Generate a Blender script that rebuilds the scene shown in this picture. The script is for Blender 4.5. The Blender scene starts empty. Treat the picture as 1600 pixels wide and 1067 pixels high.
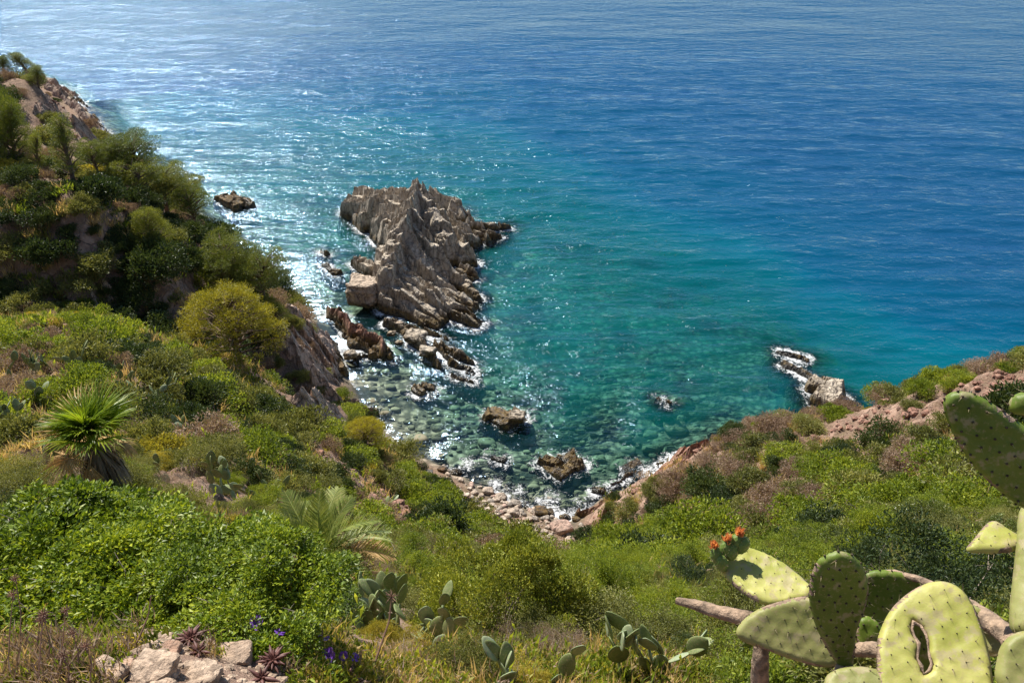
import bpy, bmesh, math, random
import numpy as np
from mathutils import Vector, Matrix
from mathutils.geometry import delaunay_2d_cdt

rng = np.random.default_rng(7)
random.seed(7)
S = bpy.context.scene
COL = S.collection
H = 55.0                        # eye height above the sea
F = 1600 * 28 / 36.0
PITCH = math.radians(34)
EYE = np.array([0.0, 0.0, H])

# ------------------------------------------------------------------ camera, sky, sun
cam = bpy.data.objects.new('camera', bpy.data.cameras.new('camera'))
COL.objects.link(cam)
cam.location = (0, 0, H)
cam.rotation_euler = (math.pi / 2 - PITCH, 0, 0)
cam.data.lens = 28
cam.data.sensor_width = 36
cam.data.clip_start = 0.05
cam.data.clip_end = 20000
S.camera = cam
SUN_EL, SUN_AZ = math.radians(46), math.radians(-33)      # azimuth measured from +Y towards +X
w = bpy.data.worlds.new('World')
S.world = w
w.use_nodes = True
nt = w.node_tree
sky = nt.nodes.new('ShaderNodeTexSky')
sky.sky_type = 'NISHITA'
sky.sun_disc = False
sky.sun_elevation = SUN_EL
sky.sun_rotation = SUN_AZ
sky.air_density = 1.0
sky.dust_density = 0.35
sky.ozone_density = 2.5
bg = nt.nodes['Background']
bg.inputs['Strength'].default_value = 0.08
nt.links.new(sky.outputs[0], bg.inputs['Color'])
sl = bpy.data.lights.new('sun', 'SUN')
sl.energy = 5.0
sl.angle = math.radians(0.5)
sl.color = (1.0, 0.94, 0.84)
sun = bpy.data.objects.new('sun', sl)
COL.objects.link(sun)
sd = Vector((math.sin(SUN_AZ) * math.cos(SUN_EL), math.cos(SUN_AZ) * math.cos(SUN_EL), math.sin(SUN_EL)))
sun.rotation_euler = sd.to_track_quat('Z', 'Y').to_euler()
S.view_settings.view_transform = 'Standard'
S.view_settings.look = 'None'
S.view_settings.gamma = 1
S.view_settings.exposure = 0.72
S.cycles.max_bounces = 6
S.cycles.diffuse_bounces = 2
S.cycles.glossy_bounces = 2
S.cycles.transmission_bounces = 4
S.cycles.transparent_max_bounces = 8
S.cycles.caustics_reflective = False
S.cycles.caustics_refractive = False
S.cycles.sample_clamp_direct = 0
S.cycles.sample_clamp_indirect = 4

# ------------------------------------------------------------------ helpers
CP, SP = math.cos(PITCH), math.sin(PITCH)
def ray(px, py):
    a = (533.5 - py) / F
    d = np.array([(px - 800) / F, CP + a * SP, -SP + a * CP])
    return d / np.linalg.norm(d)
def pz(px, py, z=0.0):                       # where the sight line meets the height z
    d = ray(px, py)
    return EYE + d * ((z - H) / d[2])
def py_at(px, py, y):
    d = ray(px, py)
    return EYE + d * (y / d[1])
def toimg(P):
    P = np.atleast_2d(P) - EYE
    f = P[:, 1] * CP - P[:, 2] * SP
    u = P[:, 1] * SP + P[:, 2] * CP
    return 800 + F * P[:, 0] / f, 533.5 - F * u / f

def _h(ix, iy, iz, s):
    n = (ix.astype(np.int64) * 374761393 + iy.astype(np.int64) * 668265263 + iz.astype(np.int64) * 2147483647 + s * 1274126177) & 0xffffffff
    n = ((n ^ (n >> 13)) * 1274126177) & 0xffffffff
    n = (n ^ (n >> 16)) & 0xffffffff
    return n / 4294967295.0
def vnoise(P, s=0):
    P = np.asarray(P, float)
    I = np.floor(P); f = P - I; f = f * f * (3 - 2 * f)
    I = I.astype(np.int64); x, y, z = I[:, 0], I[:, 1], I[:, 2]
    r = 0
    for dx in (0, 1):
        wx = f[:, 0] if dx else 1 - f[:, 0]
        for dy in (0, 1):
            wy = f[:, 1] if dy else 1 - f[:, 1]
            for dz in (0, 1):
                wz = f[:, 2] if dz else 1 - f[:, 2]
                r = r + wx * wy * wz * _h(x + dx, y + dy, z + dz, s)
    return r * 2 - 1
def fbm(P, o=4, s=0, g=0.5):
    P = np.asarray(P, float); r = 0; a = 1
    for k in range(o):
        r = r + a * vnoise(P, s + k * 17); P = P * 2.03; a *= g
    return r
def facets(X, Y, cell, s=0, tilt=1.0):      # broken rock: every voronoi cell is a tilted plane
    gx, gy = X / cell, Y / cell
    ix, iy = np.floor(gx).astype(np.int64), np.floor(gy).astype(np.int64)
    best = np.full(X.shape, 9e9); val = np.zeros(X.shape)
    for dx in (-1, 0, 1):
        for dy in (-1, 0, 1):
            cx, cy = ix + dx, iy + dy; zz = cx * 0
            px = cx + _h(cx, cy, zz, s); py = cy + _h(cx, cy, zz, s + 1)
            d = (gx - px) ** 2 + (gy - py) ** 2
            v = (_h(cx, cy, zz, s + 2) - .5) + tilt * ((gx - px) * (_h(cx, cy, zz, s + 3) - .5) + (gy - py) * (_h(cx, cy, zz, s + 4) - .5)) * 1.6
            m = d < best
            best = np.where(m, d, best); val = np.where(m, v, val)
    return val * cell

def mk_mesh(name, V, faces, mats, midx=None, smooth=False, attrs=None):
    me = bpy.data.meshes.new(name)
    V = np.asarray(V, np.float32)
    if not isinstance(faces, list): faces = [faces]
    faces = [np.asarray(f, np.int32) for f in faces if len(f)]
    nl = sum(f.size for f in faces); nf = sum(len(f) for f in faces)
    me.vertices.add(len(V)); me.vertices.foreach_set('co', V.ravel())
    me.loops.add(nl); me.loops.foreach_set('vertex_index', np.concatenate([f.ravel() for f in faces]))
    me.polygons.add(nf)
    tot = np.concatenate([np.full(len(f), f.shape[1], np.int32) for f in faces])
    st = np.concatenate([[0], np.cumsum(tot)[:-1]]).astype(np.int32)
    me.polygons.foreach_set('loop_start', st)
    if midx is not None: me.polygons.foreach_set('material_index', np.asarray(midx, np.int32))
    me.polygons.foreach_set('use_smooth', np.full(nf, smooth, bool))
    for m in mats: me.materials.append(m)
    for k, a in (attrs or {}).items():
        at = me.attributes.new(k, 'FLOAT', 'POINT'); at.data.foreach_set('value', np.asarray(a, np.float32))
    me.update(calc_edges=True)
    return me
def link(name, me, parent=None, loc=None, rot=None, scale=None):
    o = bpy.data.objects.new(name, me); COL.objects.link(o)
    if parent is not None: o.parent = parent
    if loc is not None: o.location = [float(v) for v in loc]
    if rot is not None: o.rotation_euler = [float(v) for v in rot]
    if scale is not None: o.scale = [float(v) for v in (scale if np.ndim(scale) else (scale,) * 3)]
    return o
def tag(o, label=None, cat=None, group=None, kind=None):
    if label: o['label'] = label
    if cat: o['category'] = cat
    if group: o['group'] = group
    if kind: o['kind'] = kind
    return o
def empty(name, loc, rz=0):
    o = bpy.data.objects.new(name, None); COL.objects.link(o)
    o.location = [float(v) for v in loc]; o.rotation_euler = (0, 0, rz); o.empty_display_size = .2
    return o
KIDS = {}
def part(name, me, parent, **k):
    o = link(name, me, parent, **k); KIDS.setdefault(parent.name, []).append(o); return o
def dup(root, parent=None):
    c = root.copy(); COL.objects.link(c)
    if parent is not None: c.parent = parent
    for ch in KIDS.get(root.name, []):
        cc = dup(ch, c); KIDS.setdefault(c.name, []).append(cc)
    return c
class MB:                                    # gathers vertices and faces of one mesh
    def __init__(s): s.V = []; s.F = {}; s.n = 0
    def add(s, V, Fc, mi=0):
        V = np.asarray(V, float).reshape(-1, 3); Fc = np.asarray(Fc, int)
        s.V.append(V); s.F.setdefault((Fc.shape[1], mi), []).append(Fc + s.n); s.n += len(V)
    def tube(s, pts, rad, n=6, mi=0, cap=True):
        pts = np.asarray(pts, float); rad = np.broadcast_to(np.asarray(rad, float), (len(pts),))
        t = np.gradient(pts, axis=0); t /= np.linalg.norm(t, axis=1)[:, None] + 1e-9
        up = np.array([0, 0, 1.0]) if abs(t[0, 2]) < .9 else np.array([1.0, 0, 0])
        a = np.cross(t, up); a /= np.linalg.norm(a, axis=1)[:, None] + 1e-9; b = np.cross(t, a)
        th = np.arange(n) * 2 * math.pi / n
        V = pts[:, None] + rad[:, None, None] * (np.cos(th)[None, :, None] * a[:, None] + np.sin(th)[None, :, None] * b[:, None])
        i = np.arange(len(pts) - 1)[:, None] * n; j = np.arange(n)[None]; k = (j + 1) % n
        s.add(V, np.stack([i + j, i + k, i + n + k, i + n + j], -1).reshape(-1, 4), mi)
        if cap:
            m = len(pts); 
            s.add(np.vstack([V[0], pts[:1]]), [[j, (j + 1) % n, n][::-1] for j in range(n)], mi)
            s.add(np.vstack([V[-1], pts[-1:] + t[-1:] * rad[-1] * .4]), [[j, (j + 1) % n, n] for j in range(n)], mi)
    def mesh(s, name, mats, smooth=False):
        V = np.concatenate(s.V); fl = []; mi = []
        for (k, m), L in s.F.items():
            f = np.concatenate(L); fl.append(f); mi += [m] * len(f)
        return mk_mesh(name, V, fl, mats, mi, smooth)

# ---- materials
def mat(name):
    m = bpy.data.materials.new(name); m.use_nodes = True
    return m, m.node_tree, m.node_tree.nodes['Principled BSDF']
def N(t, typ, **k):
    n = t.nodes.new(typ)
    for a, v in k.items():
        if a in n.bl_rna.properties: setattr(n, a, v)
        else: n.inputs[a].default_value = v
    return n
def noise(t, scale, detail=4, vec=None, rough=.55, dim='3D', dist=0):
    n = N(t, 'ShaderNodeTexNoise', Scale=scale, Detail=detail, Roughness=rough, Distortion=dist)
    if vec is not None: t.links.new(vec, n.inputs['Vector'])
    return n.outputs['Fac']
def ramp(t, fac, stops, interp='LINEAR'):
    r = t.nodes.new('ShaderNodeValToRGB'); e = r.color_ramp.elements; r.color_ramp.interpolation = interp
    while len(e) < len(stops): e.new(.5)
    for q, (p, c) in zip(e, stops):
        q.position = p; q.color = (*c, 1) if np.ndim(c) else (c, c, c, 1)
    t.links.new(fac, r.inputs[0]); return r.outputs[0]
def mixc(t, f, a, b, mode='MIX'):
    m = t.nodes.new('ShaderNodeMix'); m.data_type = 'RGBA'; m.blend_type = mode
    for k, v in ((0, f), (6, a), (7, b)):
        if hasattr(v, 'is_output'): t.links.new(v, m.inputs[k])
        elif k == 0: m.inputs[0].default_value = v
        else: m.inputs[k].default_value = (*v, 1)
    return m.outputs[2]
def math_(t, op, a, b=0.0, c=None):
    m = t.nodes.new('ShaderNodeMath'); m.operation = op
    for k, v in enumerate((a, b) if c is None else (a, b, c)):
        if hasattr(v, 'is_output'): t.links.new(v, m.inputs[k])
        else: m.inputs[k].default_value = v
    return m.outputs[0]
def mrange(t, v, a, b, c=0., d=1., smooth=False):
    m = t.nodes.new('ShaderNodeMapRange'); t.links.new(v, m.inputs[0])
    if smooth: m.interpolation_type = 'SMOOTHSTEP'
    for k, x in zip((1, 2, 3, 4), (a, b, c, d)): m.inputs[k].default_value = x
    return m.outputs[0]
def bump(t, h, strength, dist, b=None, nrm=None):
    m = N(t, 'ShaderNodeBump', Strength=strength, Distance=dist); t.links.new(h, m.inputs['Height'])
    if nrm is not None: t.links.new(nrm, m.inputs['Normal'])
    if b is not None: t.links.new(m.outputs[0], b.inputs['Normal'])
    return m.outputs[0]

def plain(name, col, rough=.8, var=.35, scale=20, bmp=0):
    m, t, b = mat(name)
    g = t.nodes.new('ShaderNodeTexCoord'); n = noise(t, scale, 5, g.outputs['Object'], .65)
    t.links.new(mixc(t, ramp(t, n, [(.35, 0.), (.65, 1.)]), [v * (1 - var) for v in col], [min(1, v * (1 + var)) for v in col]), b.inputs['Base Color'])
    b.inputs['Roughness'].default_value = rough
    if bmp: bump(t, n, .7, bmp, b)
    return m

def rock_mat(name, cols, wet=True, scale=1.0, crk=.75, strata=(0.6, -0.5, 0.62), dark=(.035, .028, .02)):
    m, t, b = mat(name)
    tc = t.nodes.new('ShaderNodeNewGeometry'); P = tc.outputs['Position']
    n1 = noise(t, .35 * scale, 5, P); n2 = noise(t, 2.2 * scale, 6, P, .65); n3 = noise(t, 11 * scale, 4, P, .7)
    mp = N(t, 'ShaderNodeMapping'); mp.inputs['Scale'].default_value = (2.2 * scale, 2.2 * scale, .35 * scale)
    q = Vector(strata).normalized().to_track_quat('X', 'Y').to_euler()
    mp.inputs['Rotation'].default_value = q; mp.vector_type = 'POINT'
    t.links.new(P, mp.inputs['Vector'])
    st = noise(t, 1.3, 5, mp.outputs[0], .6)
    c = ramp(t, n1, [(.3, cols[0]), (.5, cols[1]), (.7, cols[2])])
    c = mixc(t, ramp(t, st, [(.44, 0.), (.58, 1.)]), c, [v * .5 for v in cols[1]])
    c = mixc(t, ramp(t, n2, [(.5, 0.), (.68, 1.)]), c, cols[3])
    v = N(t, 'ShaderNodeTexVoronoi', Scale=.9 * scale, feature='DISTANCE_TO_EDGE')
    wv = N(t, 'ShaderNodeVectorMath', operation='ADD'); t.links.new(P, wv.inputs[0])
    ns = N(t, 'ShaderNodeTexNoise', Scale=1.3 * scale, Detail=3); t.links.new(P, ns.inputs['Vector']); t.links.new(ns.outputs['Color'], wv.inputs[1])
    t.links.new(wv.outputs[0], v.inputs['Vector'])
    crack = mrange(t, v.outputs['Distance'], .0, .045)
    c = mixc(t, math_(t, 'MULTIPLY', math_(t, 'SUBTRACT', 1., crack), crk), c, dark)
    c = mixc(t, ramp(t, n3, [(.35, .35), (.55, 0.)]), c, [v_ * .55 for v_ in cols[0]])
    if wet:
        sx = N(t, 'ShaderNodeSeparateXYZ'); t.links.new(P, sx.inputs[0])
        z = math_(t, 'ADD', sx.outputs[2], math_(t, 'MULTIPLY', math_(t, 'SUBTRACT', n1, .5), -2.4))
        z = math_(t, 'ADD', z, math_(t, 'MULTIPLY', math_(t, 'SUBTRACT', n2, .5), -1.2))
        alg = mixc(t, ramp(t, n2, [(.4, 0.), (.6, 1.)]), (.17, .11, .03), (.05, .032, .018))
        c = mixc(t, mrange(t, z, .75, 1.5, 1, 0), c, alg)
        c = mixc(t, mrange(t, z, .15, .5, 1, 0), c, (.022, .018, .012))
        t.links.new(mrange(t, z, .3, .9, .25, .85), b.inputs['Roughness'])
    else: b.inputs['Roughness'].default_value = .88
    t.links.new(c, b.inputs['Base Color'])
    h = math_(t, 'ADD', math_(t, 'MULTIPLY', n2, .5), math_(t, 'MULTIPLY', st, .9))
    h = math_(t, 'ADD', h, math_(t, 'MULTIPLY', crack, .45 * crk)); h = math_(t, 'ADD', h, math_(t, 'MULTIPLY', n3, .16))
    bump(t, h, .8, .28 / scale, b)
    return m
M_grey = rock_mat('island_rock', [(.42, .345, .26), (.56, .475, .37), (.65, .57, .46), (.48, .41, .32)])
M_pale = rock_mat('pale_rock', [(.46, .36, .27), (.56, .44, .33), (.62, .50, .39), (.50, .39, .29)], scale=.8)
M_red = rock_mat('red_rock', [(.27, .13, .085), (.38, .20, .14), (.46, .27, .19), (.40, .24, .17)], scale=1.2)
M_brown = rock_mat('brown_rock', [(.16, .10, .045), (.24, .165, .085), (.30, .21, .12), (.27, .19, .08)])
M_pink = rock_mat('pink_rock', [(.52, .35, .26), (.62, .46, .36), (.68, .53, .43), (.56, .42, .33)])
M_pale_dry = rock_mat('dry_pale_stone', [(.44, .34, .26), (.56, .45, .35), (.62, .52, .42), (.50, .40, .31)], wet=False, crk=.3)
M_grey_dry = rock_mat('dry_grey_stone', [(.30, .25, .20), (.40, .34, .28), (.48, .42, .35), (.34, .29, .24)], wet=False, crk=.3)
M_pink_dry = rock_mat('dry_pink_stone', [(.46, .29, .22), (.56, .39, .31), (.62, .47, .38), (.50, .36, .28)], wet=False, crk=.3)
M_cliff = rock_mat('cliff_rock', [(.36, .25, .18), (.50, .35, .26), (.58, .44, .33), (.42, .31, .23)], wet=False, scale=.8)

# ------------------------------------------------------------------ the shape of the land (a height field)
CT = []
def A(*L):                                   # (px, py, forward distance): land seen there
    for px, py, y in L:                      # the eye sees the top of the scrub there, the ground lies lower
        p = py_at(px, py, y); p[2] -= (min(1.0, .12 + .035 * y) + (.9 if 560 < px < 1010 and py > 780 and y > 9 else 0)) if y > 5 else 0
        CT.append(p)
def Z(z, *L):                                # (px, py): land at height z seen there
    for px, py in L: CT.append(pz(px, py, z))
def W(*L):                                   # world x, y, z
    for p in L: CT.append(np.array(p, float))
# slope below the viewer
A((-300, 1060, 2.4), (0, 1060, 2.4), (250, 1050, 2.3), (420, 1060, 2.5), (560, 1060, 3.2), (800, 1060, 4.0), (1000, 1060, 4.2), (1200, 1060, 3.9), (1400, 1060, 3.6), (1600, 1060, 3.4), (1900, 1060, 3.4),
  (250, 985, 3.0), (380, 975, 3.1), (-300, 900, 6.0), (0, 930, 5.2), (250, 940, 5.0), (480, 960, 5.2), (700, 990, 6.0), (900, 1000, 6.0), (1150, 1000, 5.8), (1400, 1000, 5.0), (1650, 1000, 5.),
  (0, 830, 9.), (250, 840, 9.), (450, 890, 9.0), (600, 960, 8.0), (800, 930, 9.5), (1000, 930, 9.5), (1200, 940, 9), (1450, 930, 9), (1700, 900, 10.),
  (-300, 700, 18), (0, 750, 14.5), (150, 745, 14), (330, 790, 14), (500, 870, 12), (650, 890, 13), (800, 862, 15), (950, 872, 15.5), (1100, 880, 16), (1300, 860, 16), (1600, 800, 17),
  # left ridge
  (-300, 560, 34), (0, 640, 24), (0, 560, 32), (0, 500, 40), (150, 497, 42), (230, 530, 43), (300, 562, 44), (380, 600, 46), (470, 650, 47), (540, 690, 49), (610, 722, 50), (690, 765, 51), (745, 800, 51.5),
  (150, 600, 28), (300, 660, 28), (450, 740, 27), (300, 720, 20), (450, 800, 20), (560, 770, 32), (640, 830, 27), (700, 800, 40), (740, 840, 30), (560, 840, 18),
  # rising right-hand side
  (1600, 550, 48), (1900, 520, 50), (1520, 572, 50), (1440, 592, 52), (1370, 622, 54), (1315, 640, 56), (1250, 650, 55), (1200, 655, 54), (1150, 668, 52.5), (1100, 692, 51), (1040, 725, 50.5), (1000, 745, 50), (960, 770, 50), (920, 805, 49.5), (900, 838, 48),
  (1600, 640, 36), (1450, 690, 38), (1300, 700, 43), (1150, 740, 44), (1050, 800, 43), (960, 850, 40), (1000, 862, 26), (1150, 830, 30), (1300, 800, 27), (1450, 780, 26), (1600, 730, 24),
  # ravine wall and headland, left
  (-100, 480, 60), (0, 480, 60), (100, 470, 61), (220, 500, 62), (330, 540, 64), (0, 400, 62.5), (120, 390, 63), (250, 400, 66), (0, 320, 65), (100, 300, 67), (-200, 280, 76), (0, 270, 74), (110, 275, 76), (200, 300, 77), (180, 262, 82), (80, 235, 86), (0, 200, 95), (-250, 160, 110), (0, 120, 108), (40, 110, 110), (60, 150, 106),
  (250, 340, 77), (300, 385, 78), (330, 420, 76), (400, 455, 73.5), (440, 500, 71.5), (330, 470, 69), (420, 560, 66.5), (470, 590, 66), (450, 640, 62), (520, 650, 62), (570, 690, 59), (640, 730, 56))
Z(0.2, (80, 122), (110, 150), (140, 180), (170, 212), (205, 245), (240, 275), (290, 330), (345, 385), (400, 425), (460, 478), (500, 530), (530, 585), (560, 640), (590, 675), (630, 705), (690, 728), (730, 752), (765, 772), (795, 789), (850, 803), (905, 809))
Z(1.0, (770, 800), (815, 818), (850, 835), (885, 848))
# behind the ridges (not seen from the camera)
W((-27, 50, 21), (-22, 54, 16), (-16, 58, 9), (-10, 56, 3), (-4, 53, 1.0), (0, 40, 8), (3, 42, 4), (2, 30, 19), (0, 21, 29.2), (6, 24, 25.6), (12, 26, 24.5), (1, 49, 1.2), (4, 46, 1.5),
  (-38, 55, 19), (-50, 58, 20), (8, 55, -.5), (12, 57, -1), (18, 61, -1), (24, 63, -1.), (31, 64, 0), (36, 62, 1), (44, 60, 3), (55, 58, 6), (30, 70, -4), (45, 72, -5), (65, 70, -3), (90, 70, 4),
  (80, 45, 22), (60, 30, 34), (-80, 60, 30), (-60, 35, 38), (-90, 100, 30), (-110, 140, 10), (-80, 150, -6), (0, -5, 53.2), (6, -6, 53), (-6, -6, 53.5), (0, -30, 62), (40, -25, 60), (-40, -25, 64), (30, 8, 45), (-30, 10, 46), (18, 2, 52), (-18, 2, 52.5))
# sea bed
def D(z, *L):
    for px, py in L: CT.append(pz(px, py, z))
D(-.7, (830, 780), (880, 795), (910, 792), (760, 752), (800, 768), (620, 650), (690, 690), (760, 740), (640, 600), (580, 590), (850, 770), (900, 780), (540, 540), (600, 470))
D(-1.6, (700, 640), (760, 690), (830, 700), (640, 560), (930, 740), (500, 460), (950, 680), (700, 730), (800, 660))
D(-2.6, (480, 400), (450, 360), (880, 660), (960, 620), (1050, 640), (1140, 610), (1200, 560), (1230, 620), (760, 560), (1000, 700))
D(-3.6, (900, 600), (1000, 560), (1060, 520), (800, 520), (870, 480), (960, 470), (850, 420), (430, 310), (520, 310), (1120, 560), (380, 270))
D(-6, (1000, 400), (1200, 480), (1320, 560), (400, 230), (560, 240), (750, 260), (880, 330), (250, 230), (1250, 560))
D(-14, (200, 130), (500, 140), (900, 200), (1200, 350), (1450, 500), (1600, 500), (100, 40), (1700, 350))
D(-25, (300, 0), (900, 60), (1400, 200), (1700, 150), (-300, 0), (2400, 400), (-600, 60))
CT = np.array(CT)

def _warp(x, y):
    r = np.hypot(x, y); th = np.arctan2(x, y)
    return np.stack([th * 1.6, np.log(np.maximum(r, 1.3))], -1), np.maximum(r, 1.3)
_C, _R = _warp(CT[:, 0], CT[:, 1])
_q = (H - CT[:, 2]) / _R * _R ** .5
def _phi(d): return np.where(d > 0, d * d * np.log(d + 1e-12), 0) * .15 + d
_K = _phi(np.linalg.norm(_C[:, None] - _C[None], axis=-1)) 
n_ = len(_C)
_Am = np.zeros((n_ + 3, n_ + 3)); _Am[:n_, :n_] = _K - np.eye(n_) * .0008
_Am[:n_, n_] = 1; _Am[:n_, n_ + 1:] = _C; _Am[n_, :n_] = 1; _Am[n_ + 1:, :n_] = _C.T
_sol = np.linalg.solve(_Am, np.concatenate([_q, np.zeros(3)]))
def land0(x, y):
    x = np.asarray(x, float).ravel(); y = np.asarray(y, float).ravel()
    out = np.empty(len(x))
    for i in range(0, len(x), 20000):
        c, r = _warp(x[i:i + 20000], y[i:i + 20000])
        d = np.sqrt(((c[:, None, :] - _C[None]) ** 2).sum(-1))
        q = _phi(d) @ _sol[:n_] + _sol[n_] + c @ _sol[n_ + 1:]
        out[i:i + 20000] = H - q * r ** .5
    r = np.hypot(x, y)
    back = np.clip((-y - 2) / 12, 0, 1)          # behind the viewer the hill levels out
    out = out * (1 - back) + (H - 1.7 + .25 * np.minimum(r, 40)) * back
    return np.maximum(out, -26 - 0 * r)
def land(x, y):
    x = np.asarray(x, float).ravel(); y = np.asarray(y, float).ravel()
    z = land0(x, y); r = np.hypot(x, y)
    P = np.stack([x, y, z * .6], -1)
    s = np.clip(r / 30, .04, 1)
    k = np.clip((z - .6) / 3.5, .07, 1)
    steep = k * s
    z = z + steep * (fbm(P * .35, 3, 3) * .7 + np.abs(fbm(P * .9, 3, 9)) * .5)
    z = z + np.minimum(.16, .25 * s) * k * fbm(P * np.array([2.7, 2.7, 2.7]), 3, 21)
    return z
def hit(px, py, rmin=1.5, rmax=190, z_off=0.0):
    d = ray(px, py); hd = math.hypot(d[0], d[1])
    r = np.geomspace(rmin, rmax, 900); P = EYE + d * (r / hd)[:, None]
    g = land(P[:, 0], P[:, 1]); b = np.nonzero(P[:, 2] <= g + z_off)[0]
    if len(b) == 0: return pz(px, py, 0)
    p = P[b[0]]; p[2] = g[b[0]]; return p

# grid around the viewer, finer where nearer
def polar(th0, th1, nt_, rr):
    th = np.linspace(th0, th1, nt_); R, T = np.meshgrid(rr, th, indexing='ij')
    X, Y = R * np.sin(T), R * np.cos(T)
    i = np.arange(len(rr) - 1)[:, None] * nt_; j = np.arange(nt_ - 1)[None]
    Fq = np.stack([i + j, i + j + 1, i + nt_ + j + 1, i + nt_ + j], -1).reshape(-1, 4)
    return X.ravel(), Y.ravel(), Fq
rr = np.geomspace(.5, 260, 760)
X, Y, Fq = polar(math.radians(-100), math.radians(100), 760, rr)
Zl = land(X, Y)
m, t, b = mat('hillside_earth')
tc = t.nodes.new('ShaderNodeNewGeometry'); P = tc.outputs['Position']
n1 = noise(t, .16, 5, P); n2 = noise(t, 1.1, 6, P, .65); n3 = noise(t, 7, 5, P, .7); n4 = noise(t, 40, 3, P, .7)
c = ramp(t, n1, [(.36, (.21, .115, .075)), (.5, (.31, .185, .125)), (.64, (.18, .125, .07))])
c = mixc(t, ramp(t, n2, [(.5, 0.), (.62, .85)]), c, (.17, .125, .055))
c = mixc(t, ramp(t, n3, [(.50, 0.), (.60, .85)]), c, (.42, .29, .20)); c = mixc(t, ramp(t, noise(t, 3.1, 6, P, .75), [(.52, 0.), (.60, .75)]), c, (.10, .062, .04))
c = mixc(t, ramp(t, n4, [(.38, .7), (.55, 0.)]), c, (.07, .05, .03))
# bare rock shows where the ground is steep
sn = N(t, 'ShaderNodeSeparateXYZ'); t.links.new(tc.outputs['Normal'], sn.inputs[0])
cr_ = N(t, 'ShaderNodeTexVoronoi', Scale=.7, feature='DISTANCE_TO_EDGE'); wv_ = N(t, 'ShaderNodeVectorMath', operation='ADD'); t.links.new(P, wv_.inputs[0])
nn_ = N(t, 'ShaderNodeTexNoise', Scale=.8, Detail=4); t.links.new(P, nn_.inputs['Vector']); t.links.new(nn_.outputs['Color'], wv_.inputs[1]); t.links.new(wv_.outputs[0], cr_.inputs['Vector'])
crk_ = mrange(t, cr_.outputs['Distance'], 0, .06)
rc_ = mixc(t, mixc(t, .5, crk_, (1, 1, 1)), (.16, .11, .08), mixc(t, ramp(t, n2, [(.35, 0.), (.65, 1.)]), (.27, .16, .11), (.44, .30, .22)))
stp = mrange(t, math_(t, 'ADD', sn.outputs[2], math_(t, 'MULTIPLY', n3, .25)), .80, .95, 1, 0)
c = mixc(t, stp, c, rc_)
sx = N(t, 'ShaderNodeSeparateXYZ'); t.links.new(P, sx.inputs[0])
stones = N(t, 'ShaderNodeTexVoronoi', Scale=1.1); t.links.new(P, stones.inputs['Vector'])
sand = mixc(t, ramp(t, stones.outputs['Distance'], [(.25, 0.), (.6, 1.)]), (.55, .47, .34), (.16, .14, .10))
weed = ramp(t, n1, [(.54, 0.), (.62, 1.)])
bed = mixc(t, weed, sand, (.035, .045, .035))
bed = mixc(t, ramp(t, n2, [(.54, 0.), (.66, .8)]), bed, (.05, .045, .03))
c = mixc(t, mrange(t, math_(t, 'ADD', sx.outputs[2], math_(t, 'MULTIPLY', n2, .6)), .2, 1.0, 1, 0), c, bed)
t.links.new(c, b.inputs['Base Color']); b.inputs['Roughness'].default_value = .95
n5 = noise(t, 130, 4, P, .75)
bump(t, n5, .9, .012, b, bump(t, n4, .9, .05, None, bump(t, math_(t, 'ADD', math_(t, 'ADD', n2, math_(t, 'MULTIPLY', math_(t, 'MULTIPLY', crk_, stp), .8)), math_(t, 'MULTIPLY', n3, .25)), .8, .3)))
M_earth = m
terrain = link('terrain', mk_mesh('terrain', np.stack([X, Y, Zl], -1), Fq, [M_earth], smooth=True))
tag(terrain, kind='structure')
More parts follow.
